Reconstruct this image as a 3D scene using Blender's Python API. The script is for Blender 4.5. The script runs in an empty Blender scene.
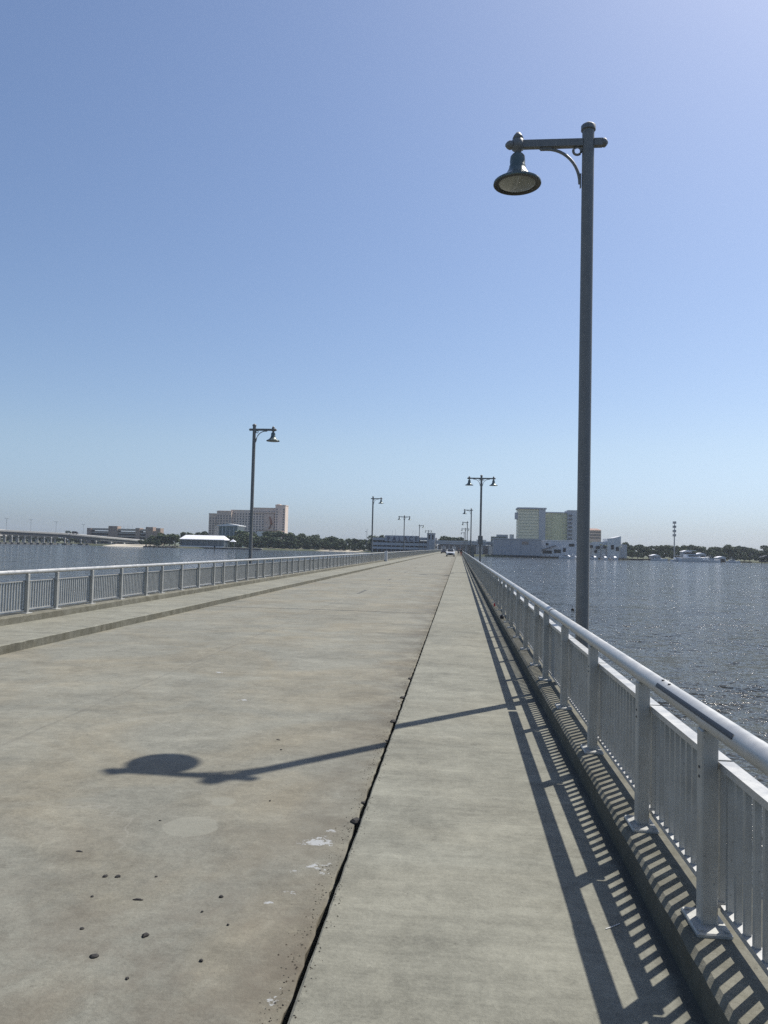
import bpy, math, random
from mathutils import Vector, Matrix
R = math.radians
random.seed(7)
scene = bpy.context.scene
COL = scene.collection
H = 1.72            # eye height over the footway
WATER = -3.9
LAND = -2.75

# ------------------------------------------------------------------ camera
F_PX = 765.0; ROLL = R(1.4); YAW = R(5.67); PITCH = R(2.60)
Fv = Vector((-math.sin(YAW)*math.cos(PITCH), math.cos(YAW)*math.cos(PITCH), math.sin(PITCH)))
Rv = Vector((math.cos(YAW), math.sin(YAW), 0)); Uv = Rv.cross(Fv)
cr = math.cos(ROLL)*Rv + math.sin(ROLL)*Uv
cu = -math.sin(ROLL)*Rv + math.cos(ROLL)*Uv
EYE = Vector((0, 0, H))
cam_d = bpy.data.cameras.new('camera'); cam = bpy.data.objects.new('camera', cam_d); COL.objects.link(cam)
M3 = Matrix((cr, cu, -Fv)).transposed()
cam.matrix_world = Matrix.Translation(EYE) @ M3.to_4x4()
cam_d.sensor_fit = 'VERTICAL'; cam_d.sensor_height = 36.0; cam_d.lens = F_PX/1024*36.0
cam_d.clip_start = 0.05; cam_d.clip_end = 30000
scene.camera = cam

def at(px, py, D):
    """world point seen at pixel (px,py) on the plane Y = D (used only to survey where far things stand)"""
    d = (px-384)/F_PX*cr - (py-512)/F_PX*cu + Fv
    return EYE + d*(D/d.y)

# ------------------------------------------------------------------ materials
MATS = {}
def nodes_of(name):
    m = bpy.data.materials.new(name); m.use_nodes = True
    nt = m.node_tree; b = nt.nodes['Principled BSDF']
    MATS[name] = m
    return m, nt, b
def N(nt, t, **kw):
    n = nt.nodes.new(t)
    for k, v in kw.items():
        if k.startswith('i_'): n.inputs[k[2:].replace('_', ' ')].default_value = v
        else: setattr(n, k, v)
    return n
def mathn(nt, op, a, b=None, c=None, clamp=False):
    n = nt.nodes.new('ShaderNodeMath'); n.operation = op; n.use_clamp = clamp
    for i, v in enumerate((a, b, c)):
        if v is None: continue
        if isinstance(v, (int, float)): n.inputs[i].default_value = v
        else: nt.links.new(v, n.inputs[i])
    return n.outputs[0]
def mixc(nt, fac, a, b, blend='MIX'):
    n = nt.nodes.new('ShaderNodeMix'); n.data_type = 'RGBA'; n.blend_type = blend
    for i, v in ((0, fac), (6, a), (7, b)):
        if isinstance(v, (int, float)): n.inputs[i].default_value = v
        elif isinstance(v, tuple): n.inputs[i].default_value = (*v, 1) if len(v) == 3 else v
        else: nt.links.new(v, n.inputs[i])
    return n.outputs[2]
def noise(nt, vec, scale, detail=4, rough=0.55, dist=0.0):
    n = N(nt, 'ShaderNodeTexNoise'); n.inputs['Scale'].default_value = scale
    n.inputs['Detail'].default_value = detail; n.inputs['Roughness'].default_value = rough
    n.inputs['Distortion'].default_value = dist
    nt.links.new(vec, n.inputs['Vector']); return n.outputs['Fac']
def ramp(nt, f, lo, hi, a=0.0, b=1.0):
    n = nt.nodes.new('ShaderNodeMapRange'); n.clamp = True
    nt.links.new(f, n.inputs[0])
    for i, v in enumerate((lo, hi, a, b)): n.inputs[i+1].default_value = v
    return n.outputs[0]
def mapped(nt, vec, s=(1, 1, 1), loc=(0, 0, 0)):
    n = nt.nodes.new('ShaderNodeMapping'); n.inputs['Scale'].default_value = s; n.inputs['Location'].default_value = loc
    nt.links.new(vec, n.inputs['Vector']); return n.outputs[0]

def flat(name, col, rough=0.6, metal=0.0, var=0.12, scale=3.0, emit=None):
    """plain surface with a little real unevenness of colour"""
    m, nt, b = nodes_of(name)
    g = N(nt, 'ShaderNodeNewGeometry').outputs['Position']
    n1 = noise(nt, g, scale, 5)
    c = mixc(nt, ramp(nt, n1, .3, .7), tuple(x*(1-var) for x in col), tuple(min(1, x*(1+var)) for x in col))
    nt.links.new(c, b.inputs['Base Color'])
    b.inputs['Roughness'].default_value = rough; b.inputs['Metallic'].default_value = metal
    return m

def concrete(name, base, kind):
    m, nt, b = nodes_of(name)
    g = N(nt, 'ShaderNodeNewGeometry').outputs['Position']
    sep = N(nt, 'ShaderNodeSeparateXYZ'); nt.links.new(g, sep.inputs[0]); X, Y, Z = sep.outputs
    dk = tuple(x*.55 for x in base); lt = tuple(x*1.38 for x in base)
    big = noise(nt, g, .35, 6, .6, .4); med = noise(nt, g, 1.7, 6, .65, .6); fine = noise(nt, g, 60, 3, .6)
    grit = noise(nt, g, 230, 2, .6)
    streak = noise(nt, mapped(nt, g, (.8, 9, 1)), 2.2, 6, .65)      # broomed across
    streak2 = noise(nt, mapped(nt, g, (.25, 2.2, 1)), 1.3, 6, .7)
    mot = noise(nt, g, 7, 5, .7, .5); fl2 = noise(nt, g, 21, 4, .7)
    sw, sw2 = {'road': (.05, .16), 'walk': (.14, .22), 'kerb': (.05, .10)}[kind]
    f = 0
    for src, wt in ((big, .22), (med, .26), (mot, .22), (fl2, .16), (fine, .16), (grit, .20), (streak, sw), (streak2, sw2)):
        t_ = mathn(nt, 'MULTIPLY', mathn(nt, 'SUBTRACT', src, .5), wt*3.2)
        f = t_ if f == 0 else mathn(nt, 'ADD', f, t_)
    c = mixc(nt, ramp(nt, f, -.43, .43), dk, lt)
    warm = ramp(nt, noise(nt, g, .55, 5, .6, .8), .42, .66, 0, .8 if kind == 'road' else .25)
    c = mixc(nt, warm, c, mixc(nt, 1.0, c, (1.07, .98, .87), 'MULTIPLY'))
    # pale scuffs and tiny pits
    sc = ramp(nt, noise(nt, mapped(nt, g, (1.4, 4, 1)), 5, 7, .75), .64, .74, 0, .35)
    c = mixc(nt, sc, c, tuple(x*1.5 for x in base))
    pits = ramp(nt, noise(nt, g, 38, 2, .5), .70, .76, 0, .5)
    c = mixc(nt, pits, c, tuple(x*.35 for x in base))
    if kind == 'road':
        # dirt along the footway edge
        e = ramp(nt, X, -1.5, -.62, 0, 1)
        e = mathn(nt, 'MULTIPLY', e, ramp(nt, noise(nt, g, 1.6, 6, .7), .38, .62, 0, .75))
        c = mixc(nt, e, c, (.085, .075, .058))
        br = mathn(nt, 'MULTIPLY', ramp(nt, Y, 3.2, 6.0, 1, 0), ramp(nt, noise(nt, g, 2.3, 6, .75), .42, .64, 0, .45))
        c = mixc(nt, br, c, (.118, .098, .074))
        vo = N(nt, 'ShaderNodeTexVoronoi', feature='DISTANCE_TO_EDGE'); vo.inputs['Scale'].default_value = .45
        wv = N(nt, 'ShaderNodeTexNoise'); wv.inputs['Scale'].default_value = 1.3; wv.inputs['Detail'].default_value = 6; nt.links.new(g, wv.inputs['Vector'])
        wa = N(nt, 'ShaderNodeVectorMath', operation='MULTIPLY_ADD'); nt.links.new(wv.outputs['Color'], wa.inputs[0]); wa.inputs[1].default_value = (1.3, 1.3, 0); nt.links.new(g, wa.inputs[2]); nt.links.new(wa.outputs[0], vo.inputs['Vector'])
        ck = mathn(nt, 'MULTIPLY', ramp(nt, vo.outputs['Distance'], .001, .006, 1, 0), ramp(nt, noise(nt, g, .5, 3), .52, .64, 0, .26))
        c = mixc(nt, ck, c, (.31, .30, .26))
        # longitudinal construction joint
        wob = mathn(nt, 'MULTIPLY', mathn(nt, 'SUBTRACT', noise(nt, g, 1.5, 4), .5), .06)
        dx = mathn(nt, 'ABSOLUTE', mathn(nt, 'ADD', mathn(nt, 'ADD', X, 4.03), wob))
        c = mixc(nt, ramp(nt, dx, .012, .03, .28, 0), c, (.10, .095, .08))
        # worn remains of the old centre dashes
        ym = mathn(nt, 'FRACT', mathn(nt, 'DIVIDE', mathn(nt, 'ADD', Y, -29.7), 12.75))
        dash = mathn(nt, 'MULTIPLY', mathn(nt, 'LESS_THAN', ym, .22), mathn(nt, 'LESS_THAN', mathn(nt, 'ABSOLUTE', mathn(nt, 'ADD', X, 3.90)), .07))
        dash = mathn(nt, 'MULTIPLY', dash, ramp(nt, noise(nt, g, 2.5, 5), .36, .5, 0, .8))
        dash = mathn(nt, 'MULTIPLY', dash, mathn(nt, 'GREATER_THAN', Y, 20.0))
        c = mixc(nt, dash, c, (.07, .07, .065))
        # tyre-polished lanes, darker
        for xc in (-1.9, -3.2, -5.0, -6.3):
            d = mathn(nt, 'ABSOLUTE', mathn(nt, 'ADD', X, -xc))
            c = mixc(nt, ramp(nt, d, 0, .5, .10, 0), c, tuple(x*.6 for x in base))
        # round pale patches and bird droppings
        wn = mathn(nt, 'MULTIPLY', mathn(nt, 'SUBTRACT', noise(nt, g, 9, 4, .7), .5), .22)
        for (cx, cy, r, colr, amt) in ((-1.72, 4.97, .19, tuple(x*1.22 for x in base), .55), (-1.66, 5.48, .10, tuple(x*1.18 for x in base), .5)):
            dd = N(nt, 'ShaderNodeVectorMath', operation='DISTANCE'); nt.links.new(g, dd.inputs[0]); dd.inputs[1].default_value = (cx, cy, -.15)
            ff = mathn(nt, 'ADD', dd.outputs['Value'], mathn(nt, 'MULTIPLY', wn, .25))
            c = mixc(nt, ramp(nt, ff, r-.02, r, amt, 0), c, colr)
        wn2 = mathn(nt, 'MULTIPLY', mathn(nt, 'SUBTRACT', noise(nt, g, 17, 5, .75), .5), .45)
        for (cx, cy, r) in ((-.86, 4.86, .105), (-.79, 5.05, .05), (-.80, 4.50, .055), (-.90, 4.42, .02), (-.74, 4.40, .04), (-.86, 4.15, .015), (-.95, 4.0, .012), (-.70, 3.16, .03), (-.705, 3.28, .018), (-2.5, 9.0, .05), (-3.4, 10.8, .06), (-.72, 9.4, .04)):
            v = N(nt, 'ShaderNodeVectorMath', operation='SUBTRACT'); nt.links.new(g, v.inputs[0]); v.inputs[1].default_value = (cx, cy, -.15)
            v2 = N(nt, 'ShaderNodeVectorMath', operation='MULTIPLY'); nt.links.new(v.outputs[0], v2.inputs[0]); v2.inputs[1].default_value = (1, 1.5, 0)
            l = N(nt, 'ShaderNodeVectorMath', operation='LENGTH'); nt.links.new(v2.outputs[0], l.inputs[0])
            ff = mathn(nt, 'ADD', l.outputs['Value'], wn2)
            c = mixc(nt, ramp(nt, ff, r-.035, r-.015, .9, 0), c, (.32, .33, .33))
        # scattered white flecks
        fl = ramp(nt, noise(nt, g, 13, 4, .8), .765, .78, 0, .7)
        fl = mathn(nt, 'MULTIPLY', fl, ramp(nt, noise(nt, g, .8, 2), .55, .65))
        c = mixc(nt, fl, c, (.36, .36, .33))
    if kind == 'walk':
        # sawn joints across the walk, one per panel
        ym = mathn(nt, 'ABSOLUTE', mathn(nt, 'SUBTRACT', mathn(nt, 'FRACT', mathn(nt, 'DIVIDE', mathn(nt, 'ADD', Y, -.35), 3.06)), .5))
        wobm = mathn(nt, 'MULTIPLY', mathn(nt, 'SUBTRACT', noise(nt, g, 2, 3), .5), .004)
        j = ramp(nt, mathn(nt, 'ADD', ym, wobm), .0010, .0022, .32, 0)
        c = mixc(nt, j, c, tuple(x*.45 for x in base))
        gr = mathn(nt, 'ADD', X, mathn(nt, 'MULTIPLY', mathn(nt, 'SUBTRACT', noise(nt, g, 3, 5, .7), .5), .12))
        c = mixc(nt, ramp(nt, gr, .85, .91, 0, .68), c, (.040, .038, .030))  # kerb-foot band: grime, with the kerb's cast shadow painted in
        fl = ramp(nt, noise(nt, g, 11, 4, .8), .77, .785, 0, .5)
        c = mixc(nt, fl, c, (.34, .34, .31))
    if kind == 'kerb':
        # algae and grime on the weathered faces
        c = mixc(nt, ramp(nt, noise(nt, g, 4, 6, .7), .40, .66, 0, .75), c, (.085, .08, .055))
    nt.links.new(c, b.inputs['Base Color'])
    b.inputs['Roughness'].default_value = .88
    b.inputs['Specular IOR Level'].default_value = .3
    bp = N(nt, 'ShaderNodeBump'); bp.inputs['Strength'].default_value = .55; bp.inputs['Distance'].default_value = .004
    hgt = mathn(nt, 'ADD', mathn(nt, 'MULTIPLY', fine, 1.0), mathn(nt, 'ADD', mathn(nt, 'MULTIPLY', grit, .7), mathn(nt, 'MULTIPLY', streak, 1.2)))
    nt.links.new(hgt, bp.inputs['Height']); nt.links.new(bp.outputs[0], b.inputs['Normal'])
    return m

concrete('road_concrete', (.184, .181, .149), 'road')
concrete('walk_concrete', (.190, .188, .153), 'walk')
concrete('kerb_concrete', (.165, .160, .128), 'kerb')
concrete('kerb_stained', (.115, .110, .085), 'kerb')  # darker copy for the right kerb face: stains plus its shade in the colour

def metal_paint(name, col, rough, metal, spots=True, streaky=True):
    m, nt, b = nodes_of(name)
    tc = N(nt, 'ShaderNodeNewGeometry').outputs['Position']
    n1 = noise(nt, tc, 6, 6, .65); n2 = noise(nt, mapped(nt, tc, (14, 14, 1.2)), 2, 5, .7); n3 = noise(nt, tc, 45, 3, .6)
    c = mixc(nt, ramp(nt, n1, .3, .7), tuple(x*.86 for x in col), tuple(min(1, x*1.12) for x in col))
    if streaky: c = mixc(nt, ramp(nt, n2, .5, .75, 0, .35), c, tuple(x*.6 for x in col))
    if spots: c = mixc(nt, ramp(nt, n3, .68, .73, 0, .6), c, tuple(x*.35 for x in col))
    nt.links.new(c, b.inputs['Base Color'])
    nt.links.new(ramp(nt, n1, .3, .7, rough-.08, rough+.12), b.inputs['Roughness'])
    b.inputs['Metallic'].default_value = metal
    return m
metal_paint('rail_aluminium', (.42, .42, .405), .42, .35, streaky=False)
metal_paint('post_aluminium', (.38, .38, .355), .5, .3)
metal_paint('pole_paint', (.20, .20, .19), .5, .1, spots=False)
metal_paint('shade_paint', (.13, .16, .15), .32, .35, spots=False)
flat('slot_dark', (.012, .016, .025), .5)
flat('bolt_steel', (.10, .10, .10), .5, .6)
flat('lens_glass', (.32, .33, .30), .12, 0, .1, 30)
flat('lamp_rim', (.06, .06, .055), .5, .2)

# water
def water_mat():
    m, nt, b = nodes_of('water')
    g = N(nt, 'ShaderNodeNewGeometry').outputs['Position']
    big = noise(nt, mapped(nt, g, (1, 1.3, 1)), .045, 4, .6)
    c = mixc(nt, ramp(nt, big, .35, .65), (.040, .042, .036), (.052, .054, .045))
    nt.links.new(c, b.inputs['Base Color'])
    b.inputs['Roughness'].default_value = .07
    b.inputs['IOR'].default_value = 1.33; b.inputs['Specular IOR Level'].default_value = .44
    def slopes(vec, scale, detail, amp):
        n = N(nt, 'ShaderNodeTexNoise'); n.inputs['Scale'].default_value = scale; n.inputs['Detail'].default_value = detail; n.inputs['Roughness'].default_value = .6
        nt.links.new(vec, n.inputs['Vector'])
        v = N(nt, 'ShaderNodeVectorMath', operation='SUBTRACT'); nt.links.new(n.outputs['Color'], v.inputs[0]); v.inputs[1].default_value = (.5, .5, .5)
        k = N(nt, 'ShaderNodeVectorMath', operation='MULTIPLY'); nt.links.new(v.outputs[0], k.inputs[0]); k.inputs[1].default_value = (amp, amp, 0)
        return k.outputs[0]
    def vadd(a, b_):
        v = N(nt, 'ShaderNodeVectorMath', operation='ADD'); nt.links.new(a, v.inputs[0])
        if isinstance(b_, tuple): v.inputs[1].default_value = b_
        else: nt.links.new(b_, v.inputs[1])
        return v.outputs[0]
    rot = N(nt, 'ShaderNodeMapping'); rot.inputs['Rotation'].default_value = (0, 0, R(25)); rot.inputs['Scale'].default_value = (.75, 1.25, 1); nt.links.new(g, rot.inputs['Vector']); rot = rot.outputs[0]
    swl = N(nt, 'ShaderNodeMapping'); swl.inputs['Rotation'].default_value = (0, 0, R(12)); swl.inputs['Scale'].default_value = (.35, 1.3, 1); nt.links.new(g, swl.inputs['Vector'])
    t = vadd(slopes(swl.outputs[0], .16, 3, .7), slopes(rot, .45, 2, 1.1)); t = vadd(t, slopes(rot, 1.7, 4, 2.2)); t = vadd(t, slopes(rot, 6.5, 4, 2.5))
    gust = ramp(nt, noise(nt, mapped(nt, g, (.6, 2.4, 1)), .02, 5, .65), .36, .64, .82, 1.12)
    sc_ = N(nt, 'ShaderNodeVectorMath', operation='SCALE'); nt.links.new(t, sc_.inputs[0]); nt.links.new(gust, sc_.inputs['Scale'])
    nn = N(nt, 'ShaderNodeVectorMath', operation='NORMALIZE'); nt.links.new(vadd(sc_.outputs[0], (0, 0, 1)), nn.inputs[0])
    nt.links.new(nn.outputs[0], b.inputs['Normal'])
water_mat()

def land_mat():
    m, nt, b = nodes_of('land')
    g = N(nt, 'ShaderNodeNewGeometry').outputs['Position']
    c = mixc(nt, ramp(nt, noise(nt, g, .02, 5), .4, .6), (.055, .07, .03), (.10, .10, .06))
    c = mixc(nt, ramp(nt, noise(nt, g, .3, 5), .4, .7, 0, .5), c, (.06, .075, .03))
    nt.links.new(c, b.inputs['Base Color']); b.inputs['Roughness'].default_value = .95
land_mat()
flat('sand', (.42, .38, .30), .95, 0, .15, .3)
flat('riprap', (.07, .068, .06), .95, 0, .4, .8)
def leaf_mat(name, a, b_):
    m, nt, b = nodes_of(name)
    g = N(nt, 'ShaderNodeNewGeometry')
    n1 = noise(nt, g.outputs['Position'], .35, 3)
    c = mixc(nt, ramp(nt, n1, .35, .65), a, b_)
    nt.links.new(c, b.inputs['Base Color']); b.inputs['Roughness'].default_value = .7
leaf_mat('leaves_dark', (.024, .050, .016), (.040, .074, .020))
leaf_mat('leaves_mid', (.038, .066, .020), (.070, .105, .028))
flat('bark', (.09, .07, .05), .9)
for nm, c, r_ in [('hotel_beige', (.70, .57, .48), .8), ('hotel_tan', (.58, .46, .38), .8), ('hotel_shadow_glass', (.10, .10, .11), .35),  # hotel glass is one dark grey tone
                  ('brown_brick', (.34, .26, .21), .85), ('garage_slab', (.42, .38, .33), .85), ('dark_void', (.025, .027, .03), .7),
                  ('white_roof', (.80, .80, .82), .5), ('teal_glass', (.03, .09, .11), .15), ('terracotta', (.33, .21, .17), .8),
                  ('copper_red', (.26, .10, .06), .6), ('palace_concrete', (.40, .41, .43), .8), ('palace_band', (.46, .47, .48), .8),
                  ('letter_navy', (.02, .035, .09), .5), ('barge_grey', (.40, .40, .41), .6), ('white_wall', (.60, .61, .62), .7),
                  ('casino_cream', (.72, .67, .50), .7), ('casino_yellow', (.58, .56, .36), .6), ('casino_window', (.50, .48, .36), .3), ('casino_grey', (.40, .41, .44), .7),
                  ('hull_dark', (.03, .035, .04), .6), ('boat_white', (.70, .71, .72), .6), ('boat_window', (.02, .025, .03), .1),
                  ('highway_concrete', (.46, .44, .40), .8), ('highway_girder', (.12, .12, .115), .8), ('timber', (.07, .055, .04), .9),
                  ('car_white', (.72, .73, .74), .25), ('car_dark', (.045, .04, .045), .3), ('tyre', (.02, .02, .02), .85), ('car_glass', (.02, .025, .03), .08),
                  ('headlight', (.6, .6, .6), .1), ('skin', (.35, .20, .14), .6), ('cloth_black', (.03, .03, .035), .9), ('cloth_red', (.35, .05, .03), .9),
                  ('cloth_grey', (.16, .16, .18), .9), ('hair', (.03, .02, .015), .8), ('debris_dark', (.022, .020, .018), .8), ('shell_white', (.7, .7, .68), .6),
                  ('red_plastic', (.45, .02, .02), .4), ('green_roof', (.13, .16, .14), .7), ('mast_grey', (.30, .31, .32), .5), ('plate_glass', (.10, .13, .16), .2)]:
    flat(nm, c, r_, var=.08, scale=.6)

# ------------------------------------------------------------------ mesh helper
class MB:
    def __init__(s): s.v = []; s.f = []; s.mi = []; s.mats = []; s.sm = []
    def m(s, name):
        if name not in s.mats: s.mats.append(name)
        return s.mats.index(name)
    def add(s, vs, fs, mat, smooth=False):
        o = len(s.v); s.v += [tuple(v) for v in vs]; k = s.m(mat)
        for f in fs: s.f.append(tuple(i+o for i in f)); s.mi.append(k); s.sm.append(smooth)
        return s
    def box(s, x0, x1, y0, y1, z0, z1, mat):
        x0, x1 = sorted((x0, x1)); y0, y1 = sorted((y0, y1)); z0, z1 = sorted((z0, z1))
        vs = [(x0,y0,z0),(x1,y0,z0),(x1,y1,z0),(x0,y1,z0),(x0,y0,z1),(x1,y0,z1),(x1,y1,z1),(x0,y1,z1)]
        return s.add(vs, [(0,3,2,1),(4,5,6,7),(0,1,5,4),(1,2,6,5),(2,3,7,6),(3,0,4,7)], mat)
    def bbox(s, x0, x1, y0, y1, z0, z1, c, mat):
        """box with chamfered vertical edges and top"""
        def ring(d, z):
            a, b_, e, g = x0+d, x1-d, y0+d, y1-d
            return [(a+c,e,z),(b_-c,e,z),(b_,e+c,z),(b_,g-c,z),(b_-c,g,z),(a+c,g,z),(a,g-c,z),(a,e+c,z)]
        rs = [ring(0, z0), ring(0, z1-c), ring(c*.8, z1)]
        vs = sum(rs, []); fs = []
        for k in range(2):
            for i in range(8): j = (i+1) % 8; fs.append((k*8+i, k*8+j, k*8+8+j, k*8+8+i))
        fs.append(tuple(range(16, 24))); fs.append(tuple(range(7, -1, -1)))
        return s.add(vs, fs, mat)
    def prism(s, prof, a, b, axis, mat, smooth=False):
        """closed profile of 2D points swept along axis ('x': (y,z), 'y': (x,z), 'z': (x,y))"""
        n = len(prof); mk = {'x': lambda p, t: (t, p[0], p[1]), 'y': lambda p, t: (p[0], t, p[1]), 'z': lambda p, t: (p[0], p[1], t)}[axis]
        vs = [mk(p, a) for p in prof] + [mk(p, b) for p in prof]
        s.add(vs, [(i, (i+1) % n, n+(i+1) % n, n+i) for i in range(n)], mat, smooth)
        s.add(vs, [tuple(range(n-1, -1, -1)), tuple(range(n, 2*n))], mat)
        return s
    def tube(s, pts, rad, mat, n=12, caps=True, smooth=True):
        pts = [Vector(p) for p in pts]; rads = rad if isinstance(rad, (list, tuple)) else [rad]*len(pts)
        vs = []; fs = []
        for i, p in enumerate(pts):
            t = (pts[min(i+1, len(pts)-1)] - pts[max(i-1, 0)]).normalized()
            a = Vector((0, 0, 1)) if abs(t.z) < .9 else Vector((1, 0, 0))
            u = t.cross(a).normalized(); w = t.cross(u)
            for k in range(n):
                an = 2*math.pi*(k+.5)/n; vs.append(p + rads[i]*(math.cos(an)*u + math.sin(an)*w))
        for i in range(len(pts)-1):
            for k in range(n):
                j = (k+1) % n; fs.append((i*n+k, (i+1)*n+k, (i+1)*n+j, i*n+j))
        s.add(vs, fs, mat, smooth)
        if caps: s.add(vs[:n], [tuple(range(n))], mat); s.add(vs[-n:], [tuple(range(n-1, -1, -1))], mat)
        return s
    def lathe(s, prof, c, mat, n=32, smooth=True):
        """prof of (r, z) about the vertical axis through c"""
        vs = []; fs = []
        for r, z in prof:
            for k in range(n): an = 2*math.pi*k/n; vs.append((c[0]+r*math.cos(an), c[1]+r*math.sin(an), c[2]+z))
        for i in range(len(prof)-1):
            for k in range(n): j = (k+1) % n; fs.append((i*n+k, i*n+j, (i+1)*n+j, (i+1)*n+k))
        return s.add(vs, fs, mat, smooth)
    def mesh(s, name):
        me = bpy.data.meshes.new(name); me.from_pydata(s.v, [], s.f)
        for k in s.mats: me.materials.append(MATS[k])
        me.polygons.foreach_set('material_index', s.mi); me.polygons.foreach_set('use_smooth', s.sm)
        me.update(); return me
    def build(s, name, parent=None, loc=None, bevel=0):
        o = bpy.data.objects.new(name, s.mesh(name)); COL.objects.link(o)
        if parent: o.parent = parent
        if loc: o.location = loc
        if bevel:
            mo = o.modifiers.new('bevel', 'BEVEL'); mo.width = bevel; mo.segments = 2; mo.limit_method = 'ANGLE'
        return o
def tag(o, label=None, cat=None, group=None, kind=None):
    if label: o['label'] = label
    if cat: o['category'] = cat
    if group: o['group'] = group
    if kind: o['kind'] = kind
    return o
def empty(name, loc=(0, 0, 0), rz=0):
    o = bpy.data.objects.new(name, None); o.empty_display_size = .2; COL.objects.link(o); o.location = loc; o.rotation_euler.z = rz
    return o
KIDS = {}
def kids(o): return [c for c in COL.objects if c.parent == o]
def tree_of(o, cache={}):
    if o.name not in cache: cache[o.name] = [(c, [g for g in COL.objects if g.parent == c]) for c in COL.objects if c.parent == o]
    return cache[o.name]
def copy_tree(o, loc=None, rz=None, label=None):
    r = o.copy(); COL.objects.link(r)
    for c, gs in tree_of(o):
        cc = c.copy(); COL.objects.link(cc); cc.parent = r
        for g_ in gs:
            gg = g_.copy(); COL.objects.link(gg); gg.parent = cc
    if loc is not None: r.location = loc
    if rz is not None: r.rotation_euler.z = rz
    if label: r['label'] = label
    return r

# ------------------------------------------------------------------ the bridge deck
Y0, Y1 = -30.0, 585.0
ys = []
y = Y0
while y < Y1: ys.append(y); y += .09 if 2 < y < 16 else (1.0 if y < 60 else 6.0)
ys.append(Y1)
def strip(name, prof, mat, jitter, kind='structure', first=None, last=None):
    """open or closed profile [(x,z,jit)] swept along the bridge with slightly worn edges"""
    mb = MB(); n = len(prof); vs = []
    rnd = random.Random(name)
    for yy in ys:
        for (x, z, j) in prof:
            vs.append((x + rnd.uniform(-1, 1)*jitter*j, yy, z + rnd.uniform(-1, 1)*jitter*.5*j))
    fs = [(i*n+k, (i+1)*n+k, (i+1)*n+k+1, i*n+k+1) for i in range(len(ys)-1) for k in range(n-1)]
    if last: mb.add(vs, [f_ for f_ in fs if f_[0] % n == n-2], last); mb.add(vs, [f_ for f_ in fs if f_[0] % n != n-2], mat)
    elif first: mb.add(vs, [f_ for f_ in fs if f_[0] % n == 0], first); mb.add(vs, [f_ for f_ in fs if f_[0] % n], mat)
    else: mb.add(vs, fs, mat)
    o = mb.build(name); tag(o, kind=kind); return o
strip('road', [(-.660, -.31, 0), (-.655, -.155, 1), (-.667, -.15, 0), (-2, -.145, 0), (-4.03, -.135, 0), (-6, -.145, 0), (-7.30, -.15, 0)][::1], 'road_concrete', .010)
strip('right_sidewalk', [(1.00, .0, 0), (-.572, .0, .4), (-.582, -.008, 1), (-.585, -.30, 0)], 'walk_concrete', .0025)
strip('left_sidewalk', [(-7.235, -.30, 0), (-7.225, -.012, 1), (-7.25, .0, 0), (-8.90, .0, 0)], 'walk_concrete', .008, first='kerb_concrete')
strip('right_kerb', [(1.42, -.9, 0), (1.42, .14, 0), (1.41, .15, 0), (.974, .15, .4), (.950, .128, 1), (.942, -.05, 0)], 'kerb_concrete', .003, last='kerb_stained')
strip('left_kerb', [(-8.805, -.05, 0), (-8.812, .128, 1), (-8.834, .15, .4), (-9.29, .15, 0), (-9.30, .14, 0), (-9.30, -.9, 0)], 'kerb_concrete', .007)
# slab edge, girders and piers under the deck
mb = MB(); mb.box(-9.298, 1.418, Y0, Y1, -.9, -.32, 'kerb_concrete')
for xg in (-8.3, -6.0, -3.9, -1.8, .5): mb.box(xg-.25, xg+.25, Y0, Y1, -1.9, -.905, 'kerb_concrete')
yp = -25.9
while yp < Y1:
    mb.box(-9.2, 1.3, yp-.5, yp+.5, -2.6, -1.905, 'kerb_concrete')
    for xg in (-8, -4, 0): mb.tube([(xg, yp, -6), (xg, yp, -2.61)], .45, 'kerb_concrete', 10)
    yp += 15.84
tag(mb.build('bridge_deck'), kind='structure')
# open joints across the road: thin dark sealant sheets 4 mm proud
mb = MB()
yj = 21.9-15.84*3
while yj < 560:
    if yj > 15:
        mb.add([(-7.2, yj-.02, -.131), (-.56, yj-.02, -.131), (-.56, yj+.02, -.131), (-7.2, yj+.02, -.131)], [(0, 1, 2, 3)], 'slot_dark')
    yj += 15.84
tag(mb.build('road_joints'), kind='structure')

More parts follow.
